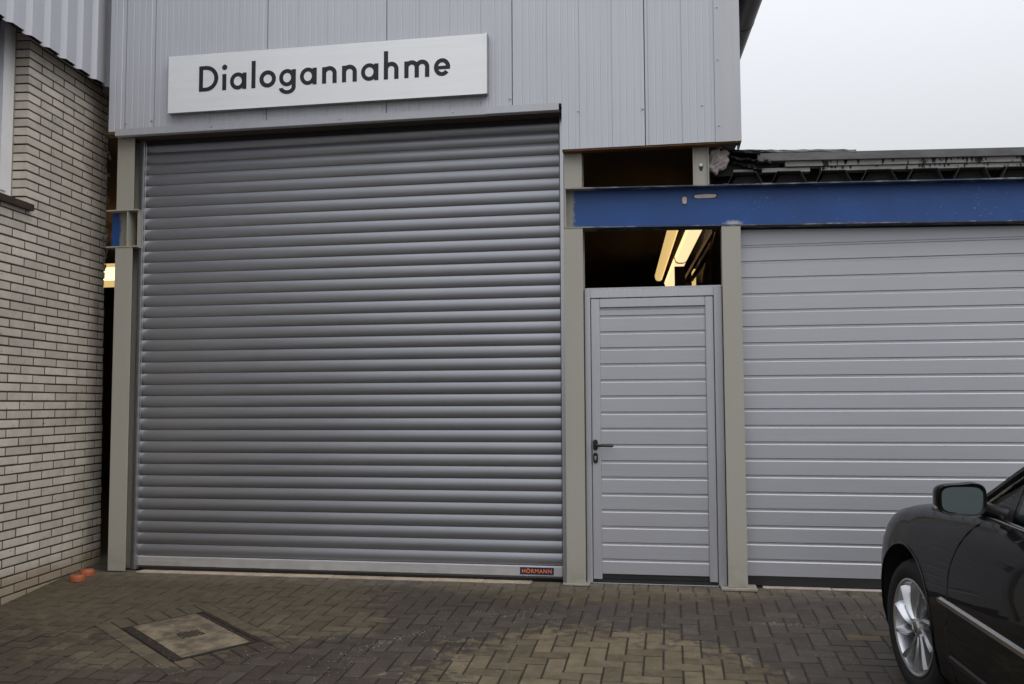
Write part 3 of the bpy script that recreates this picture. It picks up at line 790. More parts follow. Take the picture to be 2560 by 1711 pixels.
# ================================================================ LOW ROOF OVER THE SECTIONAL DOOR
lr = thing('low_roof', 'flat roof edge with trapezoidal deck and rotten boards above the blue beam', 'roof', (6.4, .5, 3.0))
rt = lambda x: -(x - 5.05) * .026
pr = []; pitch = .322; x = 4.86 - .08
while x < 8.2:
    pr += [(x, 0), (x + .035, .0), (x + .075, .088), (x + .245, .088), (x + .285, 0)]; x += pitch
top = [(a, 3.0 + b + rt(a)) for a, b in pr]; 
mb = MB(); n = len(top)
mb.add([(a, y, b + e) for y in (.0, 2.0) for e in (0, .0035) for a, b in top], [(i, i + 1, n + i + 1, n + i) for i in range(n - 1)] + [(2 * n + i, 2 * n + i + 1, i + 1, i) for i in range(n - 1)] + [(n + i, n + i + 1, 3 * n + i + 1, 3 * n + i) for i in range(n - 1)])
mb.out('deck_sheet', M_deck, lr)
for k in range(0, len(pr) - 4, 5):
    x0 = pr[k + 1][0]; zz = 3.0 + rt(x0 + .1)
    MB().prism([(x0 + .006, zz - .02), (x0 + .072, zz + .084), (x0 + .248, zz + .084), (x0 + .280, zz - .02)], XZ, .10, .16).out('flute_filler', M_filler, lr)
f = lambda p, q, x: (x, p, q + rt(x))
MB().prism([(.16, 2.94), (.2, 2.94), (.2, 3.2), (.16, 3.2)], f, 4.70, 8.2).out('closure_board', M_felt, lr)
MB().prism([(.03, 3.094), (.12, 3.094), (.12, 3.124), (.03, 3.124)], f, 5.50, 8.2).out('timber_board', M_board, lr)
o = MB().prism([(.035, 3.092), (.12, 3.092), (.12, 3.122), (.035, 3.122)], f, 5.07, 5.42).out('timber_board', M_board, lr); 
o = MB().prism([(.045, 3.092), (.12, 3.092), (.12, 3.118), (.045, 3.118)], f, 4.86, 5.02).out('timber_board', M_board, lr)
MB().prism([(.015, 3.129), (.12, 3.129), (.12, 3.166), (.015, 3.166)], f, 5.24, 8.2).out('timber_board', M_board, lr)
random.seed(17); mb = MB()
for k in range(46):
    x = random.choice((5.62, 5.70, 5.95, 6.33, 6.42, 6.48, 6.9, 7.3)) + random.gauss(0, .05); w = rnd(.003, .010); top_ = 3.166 if k % 3 else 3.125; L_ = rnd(.012, .045) * (1 if k % 3 else .6); y_ = .0135 if k % 3 else .0285
    mb.prism([(x - w, top_ + rt(x)), (x + w, top_ + rt(x)), (x + w * .8, top_ + rt(x) - L_ * .6), (x + rnd(-.4, .4) * w, top_ + rt(x) - L_), (x - w * .7, top_ + rt(x) - L_ * .5)], XZ, y_ - .003, y_)
mb.out('tar_drip', M_felt, lr, kind='stuff')
MB().prism([(-.012, 3.168), (-.008, 3.166), (.6, 3.166), (.6, 3.222), (.02, 3.228), (-.012, 3.226)], f, 5.035, 8.2).out('fascia', M_fascia, lr)
MB().prism([(.02, 3.229), (.6, 3.223), (2.0, 3.25), (2.0, 3.29), (.5, 3.275), (.10, 3.252)], f, 4.93, 8.2).out('roof_skin', M_fascia, lr)
def crumpled(x0, x1, y0, y1, z0, z1, amp, nx=12, ny=3, thick=.018, seed=1):
    random.seed(seed); mb = MB(); v = []; 
    for s_ in (0, 1):
        for i in range(nx + 1):
            for j in range(ny + 1):
                t = i / nx; edge = amp * 1.4 * (j == 0)
                v.append((x0 + (x1 - x0) * t + rnd(-amp, amp), y0 + (y1 - y0) * j / ny + rnd(-edge, edge), z0 + (z1 - z0) * t + rnd(-amp, amp) - s_ * thick))
    q = (nx + 1) * (ny + 1); f = []
    for i in range(nx):
        for j in range(ny):
            a = i * (ny + 1) + j; f += [(a, a + ny + 1, a + ny + 2, a + 1), (q + a, q + a + 1, q + a + ny + 2, q + a + ny + 1)]
    for i in range(nx):
        a = i * (ny + 1); f += [(a, q + a, q + a + ny + 1, a + ny + 1), (a + ny, a + 2 * ny + 1, q + a + 2 * ny + 1, q + a + ny)]
    for a in range(ny): f += [(a, a + 1, q + a + 1, q + a), (nx * (ny + 1) + a, q + nx * (ny + 1) + a, q + nx * (ny + 1) + a + 1, nx * (ny + 1) + a + 1)]
    return mb.add(v, f)
crumpled(4.72, 5.06, -.03, .5, 3.268, 3.240, .007, seed=3).out('felt_strip', M_felt, lr)
crumpled(4.76, 5.13, -.015, .4, 3.235, 3.170, .010, seed=5).out('felt_strip', M_felt, lr)
crumpled(4.80, 5.06, .01, .3, 3.205, 3.115, .012, seed=8).out('felt_strip', M_felt, lr)
MB().box(4.70, 5.2, .06, .15, 3.08, 3.20).out('felt_core', M_felt, lr)
crumpled(4.90, 5.75, -.01, .3, 3.262, 3.222, .004, nx=18, seed=9).out('felt_strip', M_fascia, lr)
random.seed(11)
bm2 = bmesh.new(); bmesh.ops.create_icosphere(bm2, subdivisions=3, radius=1)
for v in bm2.verts:
    c = v.co; d = 1 + .16 * sin(c.x * 5 + 1) * cos(c.z * 6) + .10 * sin(c.z * 13 + c.x * 9) + rnd(-.05, .05)
    v.co = Vector((c.x * .085 * d, c.y * .07 * d, c.z * .095 * d))
    v.co.x += .03 * (v.co.z < -.03) * -1
bmesh.ops.translate(bm2, vec=(4.745, .01, 3.19), verts=bm2.verts)
me = bpy.data.meshes.new('foam_lump'); bm2.to_mesh(me); bm2.free(); me.materials.append(M_foam)
o = bpy.data.objects.new('foam_lump', me); link(o, lr)

MB().box(4.86, 10.2, 2.02, 16, 3.305, 3.345).out('roof_sheet', M_fascia, lr)
gt = thing('gutter', 'dark half round gutter along the hall eaves against the sky', 'gutter', (5.06, 4, 4.6))
gp = [(.1 * cos(a), .1 * sin(a)) for a in [math.radians(d) for d in range(180, 361, 12)]]
gp2 = [(.096 * cos(a), .096 * sin(a)) for a in [math.radians(d) for d in range(360, 179, -12)]]
MB().prism(gp + gp2, lambda p, q, t: (5.085 + p - .061 * t, t, 4.665 + q), -.25, 9).out('channel', M_gutter, gt, 40)
MB().tube([(5.185 + .061 * .25, -.25, 4.667), (5.185 - .061 * 9, 9, 4.667)], .008, 8).out('bead', M_gutter, gt)
for y in (.95, 3.2, 5.5):
    MB().prism([(p * 1.03, q * 1.03) for p, q in gp + gp2[::1]], lambda p, q, t: (5.085 + p - .061 * t, t, 4.665 + q), y, y + .03).out('joint_clip', M_gutter, gt, 40)
MB().prism([(4.88, 4.66), (4.965, 4.665), (5.10, 4.72), (5.10, 4.76), (4.88, 4.74)], lambda p, q, t: (p + .03 - .061 * t, t, q), -.10, 9).out('eaves_board', M_gutter, gt)

# ================================================================ BRICK BUILDING ON THE LEFT
bb = thing('brick_building', 'pale clinker brick building with corrugated upper cladding on the left', 'building', (-.6, -1, 0))
WA = Vector((-.507, .26)); WB = Vector((-.362, -1.139)); Wt = (WB - WA).normalized(); Wn = Vector((-Wt.y, Wt.x))
if Wn.x < 0: Wn = -Wn
def W(s, off, z): p = WA + Wt * s + Wn * off; return (p.x, p.y, z)
def wbox(mb, s0, s1, o0, o1, z0, z1):
    return mb.add([W(s, o, z) for z in (z0, z1) for s, o in ((s0, o0), (s1, o0), (s1, o1), (s0, o1))], [(3, 2, 1, 0), (4, 5, 6, 7), (0, 1, 5, 4), (1, 2, 6, 5), (2, 3, 7, 6), (3, 0, 4, 7)])
WS, WE, WZ0, WZ1 = 1.252, 2.75, 2.862, 4.20      # window opening along the wall
SEND = 5.6
mb = MB()
for s0, s1, z0, z1 in ((.075, SEND, -.5, WZ0), (.075, WS - .009, WZ0, WZ1), (WE, SEND, WZ0, WZ1), (.075, SEND, WZ1, 4.6)):
    wbox(mb, s0, s1, -.24, -.0032, z0, z1)
mb.out('mortar_wall', M_mortar, bb)
BH, BP = .0538, .0665
BZ0 = -.008 - 5 * BP
wall_bricks = []
for r in range(72):
    z0 = BZ0 + r * BP; z1 = z0 + BH
    if z0 > 4.22: break
    s = 0. if r % 2 == 1 else -.155
    while s < SEND:
        a, b = max(s, 0.) + (0 if s <= 0 else .0075), s + .310 - .0075
        s += .310
        if z0 > WZ0 - .03 and z1 < WZ1 + .05:
            if a > WS - .02 and b < WE: continue
            if b > WS - .06 and a < WS: b = WS
            if a < WE and b > WE: a = WE
        if b - a < .03: continue
        a0 = a + (min(.062, .012 + .025 * max(z0, 0)) + rnd(-.008, .010) if a < .02 else 0)
        zc = (z0 + z1) / 2; sc_ = (a0 + b) / 2
        p = [W(a0, 0, z0), W(b, 0, z0), W(b, 0, z1), W(a0, 0, z1)]
        va = visible_area(p)
        gy = W(sc_, 0, 0)[1]
        if z1 < gz(gy) - .02: va = 0
        if z0 > 4.09: va *= .05
        wall_bricks.append((va, a0, b, z0))
wall_bricks.sort(key=lambda t: -t[0])
def brick_geo(mb, a, b, z0, c=(0, 0, 0), prd=None):
    o_ = rnd(-.001, .001); ch = .0015; dzz = rnd(-.0012, .0012); z0 += dzz; z1 = z0 + BH
    v = [W(a + ch, o_, z0 + ch), W(b - ch, o_, z0 + ch), W(b - ch, o_, z1 - ch), W(a + ch, o_, z1 - ch)]
    v += [W(a, o_ - ch, z0), W(b, o_ - ch, z0), W(b, o_ - ch, z1), W(a, o_ - ch, z1)]
    v += [W(a, -.112, z0), W(b, -.112, z0), W(b, -.112, z1), W(a, -.112, z1)]
    v = [(x - c[0], y - c[1], z - c[2]) for x, y, z in v]
    f = [(0, 1, 2, 3)] + [(k, (k + 1) % 4, 4 + (k + 1) % 4, 4 + k) for k in range(4)] + [(4 + k, 4 + (k + 1) % 4, 8 + (k + 1) % 4, 8 + k) for k in range(4)]
    mb.add(v, f)
for va, a, b, z0 in wall_bricks[:300]:
    c = W((a + b) / 2, 0, z0 + BH / 2); mb = MB(); brick_geo(mb, a, b, z0, c)
    me = mb.mesh('brick'); me.materials.append(M_brick); inst('brick', me, c, bb)
mb = MB()
for va, a, b, z0 in wall_bricks[300:]: brick_geo(mb, a, b, z0)
mb.out('brick_field', M_brick, bb, kind='stuff')
# broken mortar smear at the corner
mb = MB()
random.seed(21)
for k in range(34):
    z = 2.55 + rnd(0, 1.5); s = rnd(.02, .13); r = rnd(.008, .028)
    pts = [(s + r * cos(a) * rnd(.6, 1.2) * .8, z + r * sin(a) * rnd(.6, 1.5)) for a in [2 * PI * q / 7 for q in range(7)]]
    mb.prism(pts, lambda p, q, t: W(p, t, q), -.006, rnd(.001, .006))
mb.out('mortar_smear', M_concrete, bb, kind='stuff')
# window with white frame
wf = MB()
for s0, s1, z0, z1 in ((WS + .012, WS + .085, WZ0, WZ1), (WE - .085, WE - .012, WZ0, WZ1), (WS + .086, WE - .086, WZ0, WZ0 + .07)): wbox(wf, s0, s1, -.18, -.108, z0, z1)
wf = wf.out('window', M_white_pvc, bb)
mb = MB()
for s0, s1, z0, z1 in ((WS + .086, WS + .160, WZ0 + .071, WZ1), (WE - .160, WE - .086, WZ0 + .071, WZ1), (WS + .161, WE - .161, WZ0 + .071, WZ0 + .14)): wbox(mb, s0, s1, -.165, -.098, z0, z1)
mb.out('sash', M_white_pvc, wf)
wbox(MB(), WS + .158, WE - .158, -.145, -.135, WZ0 + .138, WZ1).out('pane', M_winglass, wf)
wbox(MB(), WS + .0005, WS + .0115, -.12, -.106, WZ0, WZ1).out('sealant', M_concrete, wf)
mb = wbox(MB(), WS - .055, WE + .05, -.10, .038, WZ0 - .052, WZ0 - .003); mb.out('sill', M_sill, bb)
# corrugated sheet over the brick, hanging clear of the wall
cpro = []; s = .165
while s < 5.6:
    cpro += [(s, .135), (s + .135, .135), (s + .163, .098), (s + .203, .098)]; s += .2295
n = len(cpro)
def hang(s): return 4.062 + .012 * (s < .4)
mb = MB(); v = [W(a, o_ - e, z if z else hang(a)) for e in (0, .004) for z in (0, 6.2) for a, o_ in cpro]
f = []
for b0 in (0, 2 * n): f += [(b0 + i, b0 + i + 1, b0 + n + i + 1, b0 + n + i) for i in range(n - 1)]
f += [(i, i + 1, 2 * n + i + 1, 2 * n + i) for i in range(n - 1)] + [(0, n, 3 * n, 2 * n)]
mb.add(v, f).out('corrugated_sheet', M_clad, bb)
mb = MB(); mb.add([W(a, o_, z) for z in (4.07, 6.2) for a, o_ in ((.155, .137), (.16, .139), (.172, .139), (.172, .0))], [(0, 1, 5, 4), (1, 2, 6, 5), (2, 3, 7, 6)]); mb.out('end_flashing', M_trim, bb)
wbox(MB(), .2, 5.6, .0, .09, 4.13, 4.18).out('soffit_board', M_felt, bb)
wbox(MB(), .18, 5.6, -.24, .07, 4.61, 6.2).out('upper_wall', M_innerdark, bb)
wbox(MB(), .10, 5.6, -3.0, .10, 6.2, 6.3).out('roof', M_dark, bb)

# ================================================================ SMALL THINGS ON THE GROUND
def pipe_cap(cx, cy, label, rot):
    z = gz(cy); t = thing('pipe_cap', label, 'pipe cap', (cx, cy, z), 'orange pipe caps by the brick wall')
    MB().lathe([(0, .046), (.046, .046), (.050, .044), (.052, .041), (.054, .030), (.0575, .028), (.0585, .010), (.0585, .0)], lambda a, b, q: (cx + a, cy + b, z + q), 28).out('cap', M_orange, t, 40)
    MB().lathe([(.030, .0462), (.030, .0475), (.033, .0475), (.033, .0462)], lambda a, b, q: (cx + a, cy + b, z + q), 24).out('rim', M_orange, t, 40)
pipe_cap(-.252, -.425, 'orange pipe cap nearer the viewer of the two by the brick wall', 0)
pipe_cap(-.290, -.250, 'orange pipe cap farther back of the two, closer to the column', 1)

dc = thing('drain_cover', 'rectangular concrete filled drain cover set askew in the paving', 'drain cover', (MHc.x, MHc.y, gz(MHc.y)))
def D(u, v, z): p = loc2(u, v); return (p.x, p.y, gz(p.y) + z)
def dbox(mb, u0, u1, v0, v1, z0, z1): return mb.add([D(u, v, z) for z in (z0, z1) for u, v in ((u0, v0), (u1, v0), (u1, v1), (u0, v1))], [(3, 2, 1, 0), (4, 5, 6, 7), (0, 1, 5, 4), (1, 2, 6, 5), (2, 3, 7, 6), (3, 0, 4, 7)])
mb = MB()
dbox(mb, -MHL, MHL, -MHS, -MHS + .018, -.05, .001); dbox(mb, -MHL, MHL, MHS - .018, MHS, -.05, .001)
dbox(mb, -MHL, -MHL + .018, -MHS + .019, MHS - .019, -.05, .001); dbox(mb, MHL - .018, MHL, -MHS + .019, MHS - .019, -.05, .001)
mb.out('frame', M_iron, dc)
mb = MB(); dbox(mb, -MHL + .019, MHL - .019, -MHS + .019, -MHS + .058, -.05, -.003); dbox(mb, -MHL + .019, MHL - .019, MHS - .058, MHS - .019, -.05, -.003); mb.out('side_channel', M_iron, dc)
mb = MB(); random.seed(4)
for k in range(150):
    u = rnd(-MHL + .03, MHL - .03); v = random.choice((-1, 1)) * rnd(MHS - .055, MHS - .022); r = rnd(.003, .008); p = D(u, v, -.003)
    mb.add([(p[0] + r, p[1], p[2]), (p[0], p[1] + r, p[2]), (p[0] - r, p[1], p[2]), (p[0], p[1] - r, p[2]), (p[0], p[1], p[2] + r * .8)], [(0, 1, 4), (1, 2, 4), (2, 3, 4), (3, 0, 4)])
mb.out('grit', M_iron, dc, kind='stuff')
hs = .072
mb = MB()
for u0, u1, v0, v1 in ((-MHL + .021, -hs, -MHS + .061, MHS - .061), (hs, MHL - .021, -MHS + .061, MHS - .061), (-hs + .0005, hs - .0005, -MHS + .061, -hs), (-hs + .0005, hs - .0005, hs, MHS - .061)): dbox(mb, u0, u1, v0, v1, -.05, .002)
mb.out('slab', M_slab, dc)
pk = dbox(MB(), -hs + .001, hs - .001, -hs + .001, hs - .001, -.05, -.012).out('pick_plate', M_iron, dc)
mb = MB()
for i in range(7):
    for j in range(7):
        if (i + j) % 2: continue
        c = -hs + .012 + i * .0203, -hs + .012 + j * .0203
        dbox(mb, c[0] - .007, c[0] + .007, c[1] - .007, c[1] + .007, -.012, -.003)
mb.out('stud', M_slab, pk)

# de-icing salt spilled on the wet blocks
random.seed(31); mb = MB()
def grain(x, y, r):
    z = gz(y) + .0005
    mb.add([(x + r * rnd(.7, 1.3), y + r * .2, z), (x - r * .5, y + r * rnd(.7, 1.2), z), (x - r * .6, y - r * rnd(.6, 1.2), z), (x + rnd(-.3, .3) * r, y + rnd(-.3, .3) * r, z + r * 1.1)], [(0, 1, 3), (1, 2, 3), (2, 0, 3)])
for cx, cy, sx_, sy_, n_, ang in ((2.68, -1.52, .17, .03, 150, .9), (2.47, -2.0, .15, .06, 60, .9), (2.9, -1.40, .25, .10, 70, .6), (3.38, -.90, .22, .05, 110, .1), (5.04, -.93, .11, .018, 150, .0), (4.98, -.92, .02, .03, 40, 0), (5.60, -.70, .07, .02, 70, .1), (5.3, -1.56, .12, .10, 90, .8), (4.7, -1.3, .7, .35, 160, 0), (3.9, -1.0, .7, .2, 130, 0), (2.4, -2.0, .6, .4, 170, 0), (1.6, -2.3, .5, .2, 70, 0), (5.4, -1.1, .3, .3, 80, 0)):
    for k in range(n_):
        a, b = random.gauss(0, sx_), random.gauss(0, sy_)
        grain(cx + a * cos(ang) - b * sin(ang), cy + a * sin(ang) + b * cos(ang), rnd(.0010, .0027))
mb.out('salt_grains', M_salt, kind='stuff')

# ================================================================ BLACK CAR
car = thing('black_car', 'black car with silver alloy wheels parked before the sectional door', 'car')
cyaw, ck = math.radians(5), .035
cf_ = Vector((-sin(cyaw), cos(cyaw), ck)).normalized(); cr_ = Vector((cos(cyaw), sin(cyaw), 0)).normalized(); cu_ = cr_.cross(cf_)
Wc = Vector((5.556, -2.068, .215)); O = Wc - cu_ * .34 + cr_ * .885
car.matrix_world = Matrix(((cr_.x, cf_.x, cu_.x, O.x), (cr_.y, cf_.y, cu_.y, O.y), (cr_.z, cf_.z, cu_.z, O.z), (0, 0, 0, 1)))
car['_t'] = 0

def crv(tab, u):
    xs = [t[0] for t in tab]; ys = [t[1] for t in tab]
    if xs[0] > xs[-1]: xs, ys = xs[::-1], ys[::-1]
    if u <= xs[0]: return ys[0]
    if u >= xs[-1]: return ys[-1]
    for i in range(len(xs) - 1):
        if xs[i] <= u <= xs[i + 1]: break
    p0, p1, p2, p3 = ys[max(i - 1, 0)], ys[i], ys[i + 1], ys[min(i + 2, len(ys) - 1)]
    h = xs[i + 1] - xs[i]; t = (u - xs[i]) / h
    m1 = (p2 - p0) / (xs[i + 1] - xs[max(i - 1, 0)]) * h; m2 = (p3 - p1) / (xs[min(i + 2, len(xs) - 1)] - xs[i]) * h
    return (2 * t**3 - 3 * t * t + 1) * p1 + (t**3 - 2 * t * t + t) * m1 + (-2 * t**3 + 3 * t * t) * p2 + (t**3 - t * t) * m2
HT = [(.99, .52), (.95, .58), (.88, .66), (.78, .735), (.65, .80), (.5, .855), (.35, .895), (.1, .942), (-.2, .975), (-.5, 1.0), (-.8, 1.015), (-1.5, 1.025), (-2.6, 1.045), (-3.2, 1.05), (-3.75, 1.0), (-4.02, .9)]
def wp(u):
    if u > .15: t = min((u - .15) / .85, .999); return .945 * (1 - t ** 2.4) ** .48
    if u < -3.0: t = min((-3.0 - u) / 1.06, .999); return .94 * (1 - t ** 3) ** .35
    return .94 + .005 * max(0, 1 - abs(u) / .3) 
def section(u):
    H = crv(HT, u); w = wp(u); m = min(.62, H * .78); d = H - m
    lo = .17 if u > -.5 else .19
    return [(w * .9, lo), (w - .035, lo + .07), (w - .008, .36), (w, .49), (w - .003, m), (w - .014, m + .35 * d), (w - .040, m + .66 * d), (w - .070, m + .84 * d), (w - .105, m + .945 * d), (w - .16, H), (max(w - .28, w * .6), H + .014), (w * .5, H + .032), (0, H + .042)]
def side_w(u, h):
    sc_ = section(u)
    for (w0, h0), (w1, h1) in zip(sc_, sc_[1:]):
        if h0 <= h <= h1: return w0 + (w1 - w0) * (h - h0) / max(h1 - h0, 1e-6)
    return sc_[9][0]
us = [.985, .97, .94, .90, .85] + [.8 - .05 * k for k in range(35)] + [-.96, -.97] + [-1.0 - .1 * k for k in range(24)] + [-3.38, -3.39, -3.5, -3.6, -3.7, -3.8, -3.9, -3.97, -4.02]
us = sorted(set(us), reverse=True)
V = []; rows = []
for u in us:
    sct = section(u)
    if -3.385 < u < -.965:
        H = sct[9][1]; w = sct[8][0]
        sct = sct[:9] + [(w - .03, H), (w - .05, H - .03), (w - .07, .58), (0, .55)]
    full = [(-w, h) for w, h in sct] + [(w, h) for w, h in sct[-2::-1]]
    rows.append([len(V) + k for k in range(len(full))]); V += [(x, u, h) for x, h in full]
F = []
for a, b in zip(rows, rows[1:]):
    n = len(a); F += [(a[k], a[(k + 1) % n], b[(k + 1) % n], b[k]) for k in range(n)]
F += [tuple(rows[0][::-1]), tuple(rows[-1])]
mb = MB(); mb.add(V, F); body = mb.out('body', M_paint, car)
body.data.materials.append(M_arch)
cut = MB()
for uc in (0, -2.9):
    for sgn in (-1, 1):
        x0, x1 = sorted((sgn * .58, sgn * 1.3))
        cut.prism([(uc + .388 * cos(2 * PI * k / 56), .365 + .388 * sin(2 * PI * k / 56)) for k in range(56)], lambda p, q, t: (t, p, q), x0, x1)
cme = cut.mesh('cutter'); cme.materials.append(M_paint); cme.materials.append(M_arch)
for p in cme.polygons: p.material_index = 1
cob = bpy.data.objects.new('cutter', cme); COL.objects.link(cob); cob.matrix_world = car.matrix_world
bpy.context.view_layer.update()
bmod = body.modifiers.new('b', 'BOOLEAN'); bmod.object = cob; bmod.operation = 'DIFFERENCE'; bmod.solver = 'EXACT'
dg = bpy.context.evaluated_depsgraph_get(); nme = bpy.data.meshes.new_from_object(body.evaluated_get(dg))
body.modifiers.clear(); body.data = nme; bpy.data.objects.remove(cob); sharpen(nme, 32)

# rolled wheel arch lips
for uc in (0, -2.9):
    for sgn in (-1, 1):
        pts = []
        for k in range(41):
            a = math.radians(-32 + 244 * k / 40); u = uc + .390 * cos(a); h = .365 + .390 * sin(a)
            pts.append((sgn * (side_w(u, h) + .001), u, h))
        mb = MB().tube(pts, .006, 8); mb.out('arch_lip', M_paint, car, 60)

def patch(u_of, h0, h1, off, nu=14, nh=16, sgn=-1, thick=.02):
    v = []
    for k in (0, 1):
        for j in range(nh + 1):
            h = h0 + (h1 - h0) * j / nh; ua, ub = u_of(h)
            for i in range(nu + 1):
                u = ua + (ub - ua) * i / nu; v.append((sgn * (side_w(u, h) + off - k * thick), u, h))
    q = (nu + 1) * (nh + 1); f = []
    for j in range(nh):
        for i in range(nu):
            a = j * (nu + 1) + i; f += [(a, a + 1, a + nu + 2, a + nu + 1)]
    for j in range(nh):
        a = j * (nu + 1); f += [(a, a + nu + 1, q + a + nu + 1, q + a), (a + nu, q + a + nu, q + a + 2 * nu + 1, a + 2 * nu + 1)]
    for i in range(nu):
        a = nh * (nu + 1) + i; f += [(i, q + i, q + i + 1, i + 1), (a, a + 1, q + a + 1, q + a)]
    return v, f
def front_edge(h): return -.578 - (0 if h < .70 else .165 * ((h - .70) / .30) ** 1.9)
dtop = 1.004
for sgn in (-1, 1):
    v, f = patch(lambda h: (front_edge(h) - .004, -1.66), .235, dtop, .0035, sgn=sgn); d1 = MB().add(v, f).out('door', M_paint, car, 40)
    v, f = patch(lambda h: (-1.668, -2.60 if h > .7 else -2.60 + .3 * (.7 - h) / .46), .235, dtop, .0035, sgn=sgn); d2 = MB().add(v, f).out('door', M_paint, car, 40)
    pts = [(sgn * (side_w(front_edge(h), h) + .0028), front_edge(h) + .002, h) for h in [.235 + k * (dtop - .235) / 24 for k in range(25)]]
    MB().tube(pts, .0038, 6).out('door_seam', M_rubber, car)
    # chrome rubbing strip, lower sill strip, window ledge strip
    def strip(u0, u1, h0, h1, off, mat, name, nn=26, th=.012):
        mb = MB(); v = []; 
        for k in range(nn + 1):
            u = u0 + (u1 - u0) * k / nn
            e = .72 if k == 0 and h1 < .9 and u0 > -.5 else 1
            hm = (h0 + h1) / 2; hh = (h1 - h0) / 2 * e
            for h, o_ in ((hm - hh, off - th), (hm - hh * .85, off), (hm + hh * .45, off + .002), (hm + hh, off - th)):
                v.append((sgn * (side_w(u, min(h, 1.0)) + o_), u, h))
        f = [(4 * k + i, 4 * k + i + 1, 4 * k + 5 + i, 4 * k + 4 + i) for k in range(nn) for i in range(3)] + [(0, 1, 2, 3)]
        return mb.add(v, f).out(name, mat, car, 30)
    strip(-.497, -.565, .591, .617, .016, M_chrome, 'chrome_strip', 5)
    strip(-.568, -2.55, .590, .618, .016, M_chrome, 'chrome_strip', 40)
    strip(-.60, -2.5, .352, .385, .012, M_gutter, 'sill_strip', 40)

# greenhouse
RAIL = [(-.60, .815, 1.035), (-.74, .775, 1.125), (-.90, .735, 1.225), (-1.10, .688, 1.325), (-1.35, .64, 1.405), (-1.65, .605, 1.448), (-2.1, .595, 1.462), (-2.5, .61, 1.435), (-2.85, .64, 1.37), (-3.15, .68, 1.25), (-3.42, .72, 1.09)]
def rail(u): return crv([(t[0], t[1]) for t in RAIL], u), crv([(t[0], t[2]) for t in RAIL], u)
ru = [-.60 - k * 2.82 / 56 for k in range(57)]
for sgn in (-1, 1):
    prof = [(0, .020), (-.030, .004), (-.045, -.030), (-.012, -.036), (.018, -.014)]
    mb = MB(); v = []
    for u in ru:
        w, h = rail(u)
        v += [(sgn * (w + a), u, h + b) for a, b in ((.004, -.030), (.016, -.006), (.006, .016), (-.022, .022), (-.045, .012), (-.035, -.022))]
    f = [(6 * k + i, 6 * k + (i + 1) % 6, 6 * k + 6 + (i + 1) % 6, 6 * k + 6 + i) for k in range(len(ru) - 1) for i in range(6)]
    mb.add(v, f).out('roof_pillar', M_paint, car, 40)
    mb = MB().tube([(sgn * (rail(u)[0] + .013), u, rail(u)[1] - .034) for u in ru[2:54]], .0065, 6); mb.out('window_trim', M_chrome, car, 60)
    # side glass between ledge and rail
    def ledge(u): return side_w(u, 1.0) - .012, 1.006
    gu = [-.76 - k * 2.55 / 34 for k in range(35)]
    mb = MB(); v = []
    for u in gu:
        w0, h0 = ledge(u); w1, h1 = rail(u); h1 -= .03
        for k in range(5):
            t = k / 4; v.append((sgn * (w0 + (w1 - w0) * t + .018 * t * (1 - t)), u, h0 + (h1 - h0) * t))
    f = [(5 * k + i, 5 * k + i + 1, 5 * k + 6 + i, 5 * k + 5 + i) for k in range(len(gu) - 1) for i in range(4)]
    mb.add(v, f).out('side_glass', M_carglass, car, 60)
    MB().tube([(sgn * (side_w(u, 1.0) - .004), u, 1.012) for u in [-.72 - k * 2.5 / 30 for k in range(31)]], .011, 8).out('ledge_strip', M_chrome, car, 60)
    # black mirror sail and centre pillar
    mb = MB(); q = [(-.70, 0), (-.70, 1), (-.93, 1), (-.93, 0)]
    pts = []
    for u, t in ((-.70, 0.), (-.93, 0.), (-.93, .78), (-.70, .95)):
        w0, h0 = ledge(u); w1, h1 = rail(u); h1 -= .028
        pts.append((w0 + (w1 - w0) * t, u, h0 + (h1 - h0) * t))
    mb.add([(sgn * (w + e), u, h) for e in (.006, -.012) for w, u, h in pts], [(0, 1, 2, 3), (7, 6, 5, 4), (0, 4, 5, 1), (1, 5, 6, 2), (2, 6, 7, 3), (3, 7, 4, 0)]).out('mirror_sail', M_black, car)
    w0, h0 = ledge(-1.7); w1, h1 = rail(-1.75)
    MB().tube([(sgn * (w0 + .0), -1.70, h0), (sgn * (w1 + .006), -1.76, h1 - .02)], .035, 8).out('centre_pillar', M_black, car)
mb = MB(); v = []
ru2 = [u for u in ru if -1.46 > u > -2.62]
for u in ru2:
    w, h = rail(u)
    for k in range(9):
        t = -1 + k / 4; v.append((t * (w - .03), u, h + .012 + .035 * (1 - t * t)))
mb.add(v, [(9 * k + i, 9 * k + i + 1, 9 * k + 10 + i, 9 * k + 9 + i) for k in range(len(ru2) - 1) for i in range(8)]).out('roof', M_paint, car, 60)
for nm, ua, ub in (('windscreen', -.62, -1.47), ('rear_window', -2.61, -3.40)):
    mb = MB(); v = []
    for j in range(13):
        u = ua + (ub - ua) * j / 12; w, h = rail(u)
        for k in range(9):
            t = -1 + k / 4; bow = (.13 * (1 - j / 12) if nm == 'windscreen' else -.08 * (j / 12)) * (1 - t * t)
            v.append((t * (w - .02), u + bow, h + .008 + .03 * (1 - t * t)))
    mb.add(v, [(9 * k + i, 9 * k + i + 1, 9 * k + 10 + i, 9 * k + 9 + i) for k in range(12) for i in range(8)]).out(nm, M_carglass, car, 60)
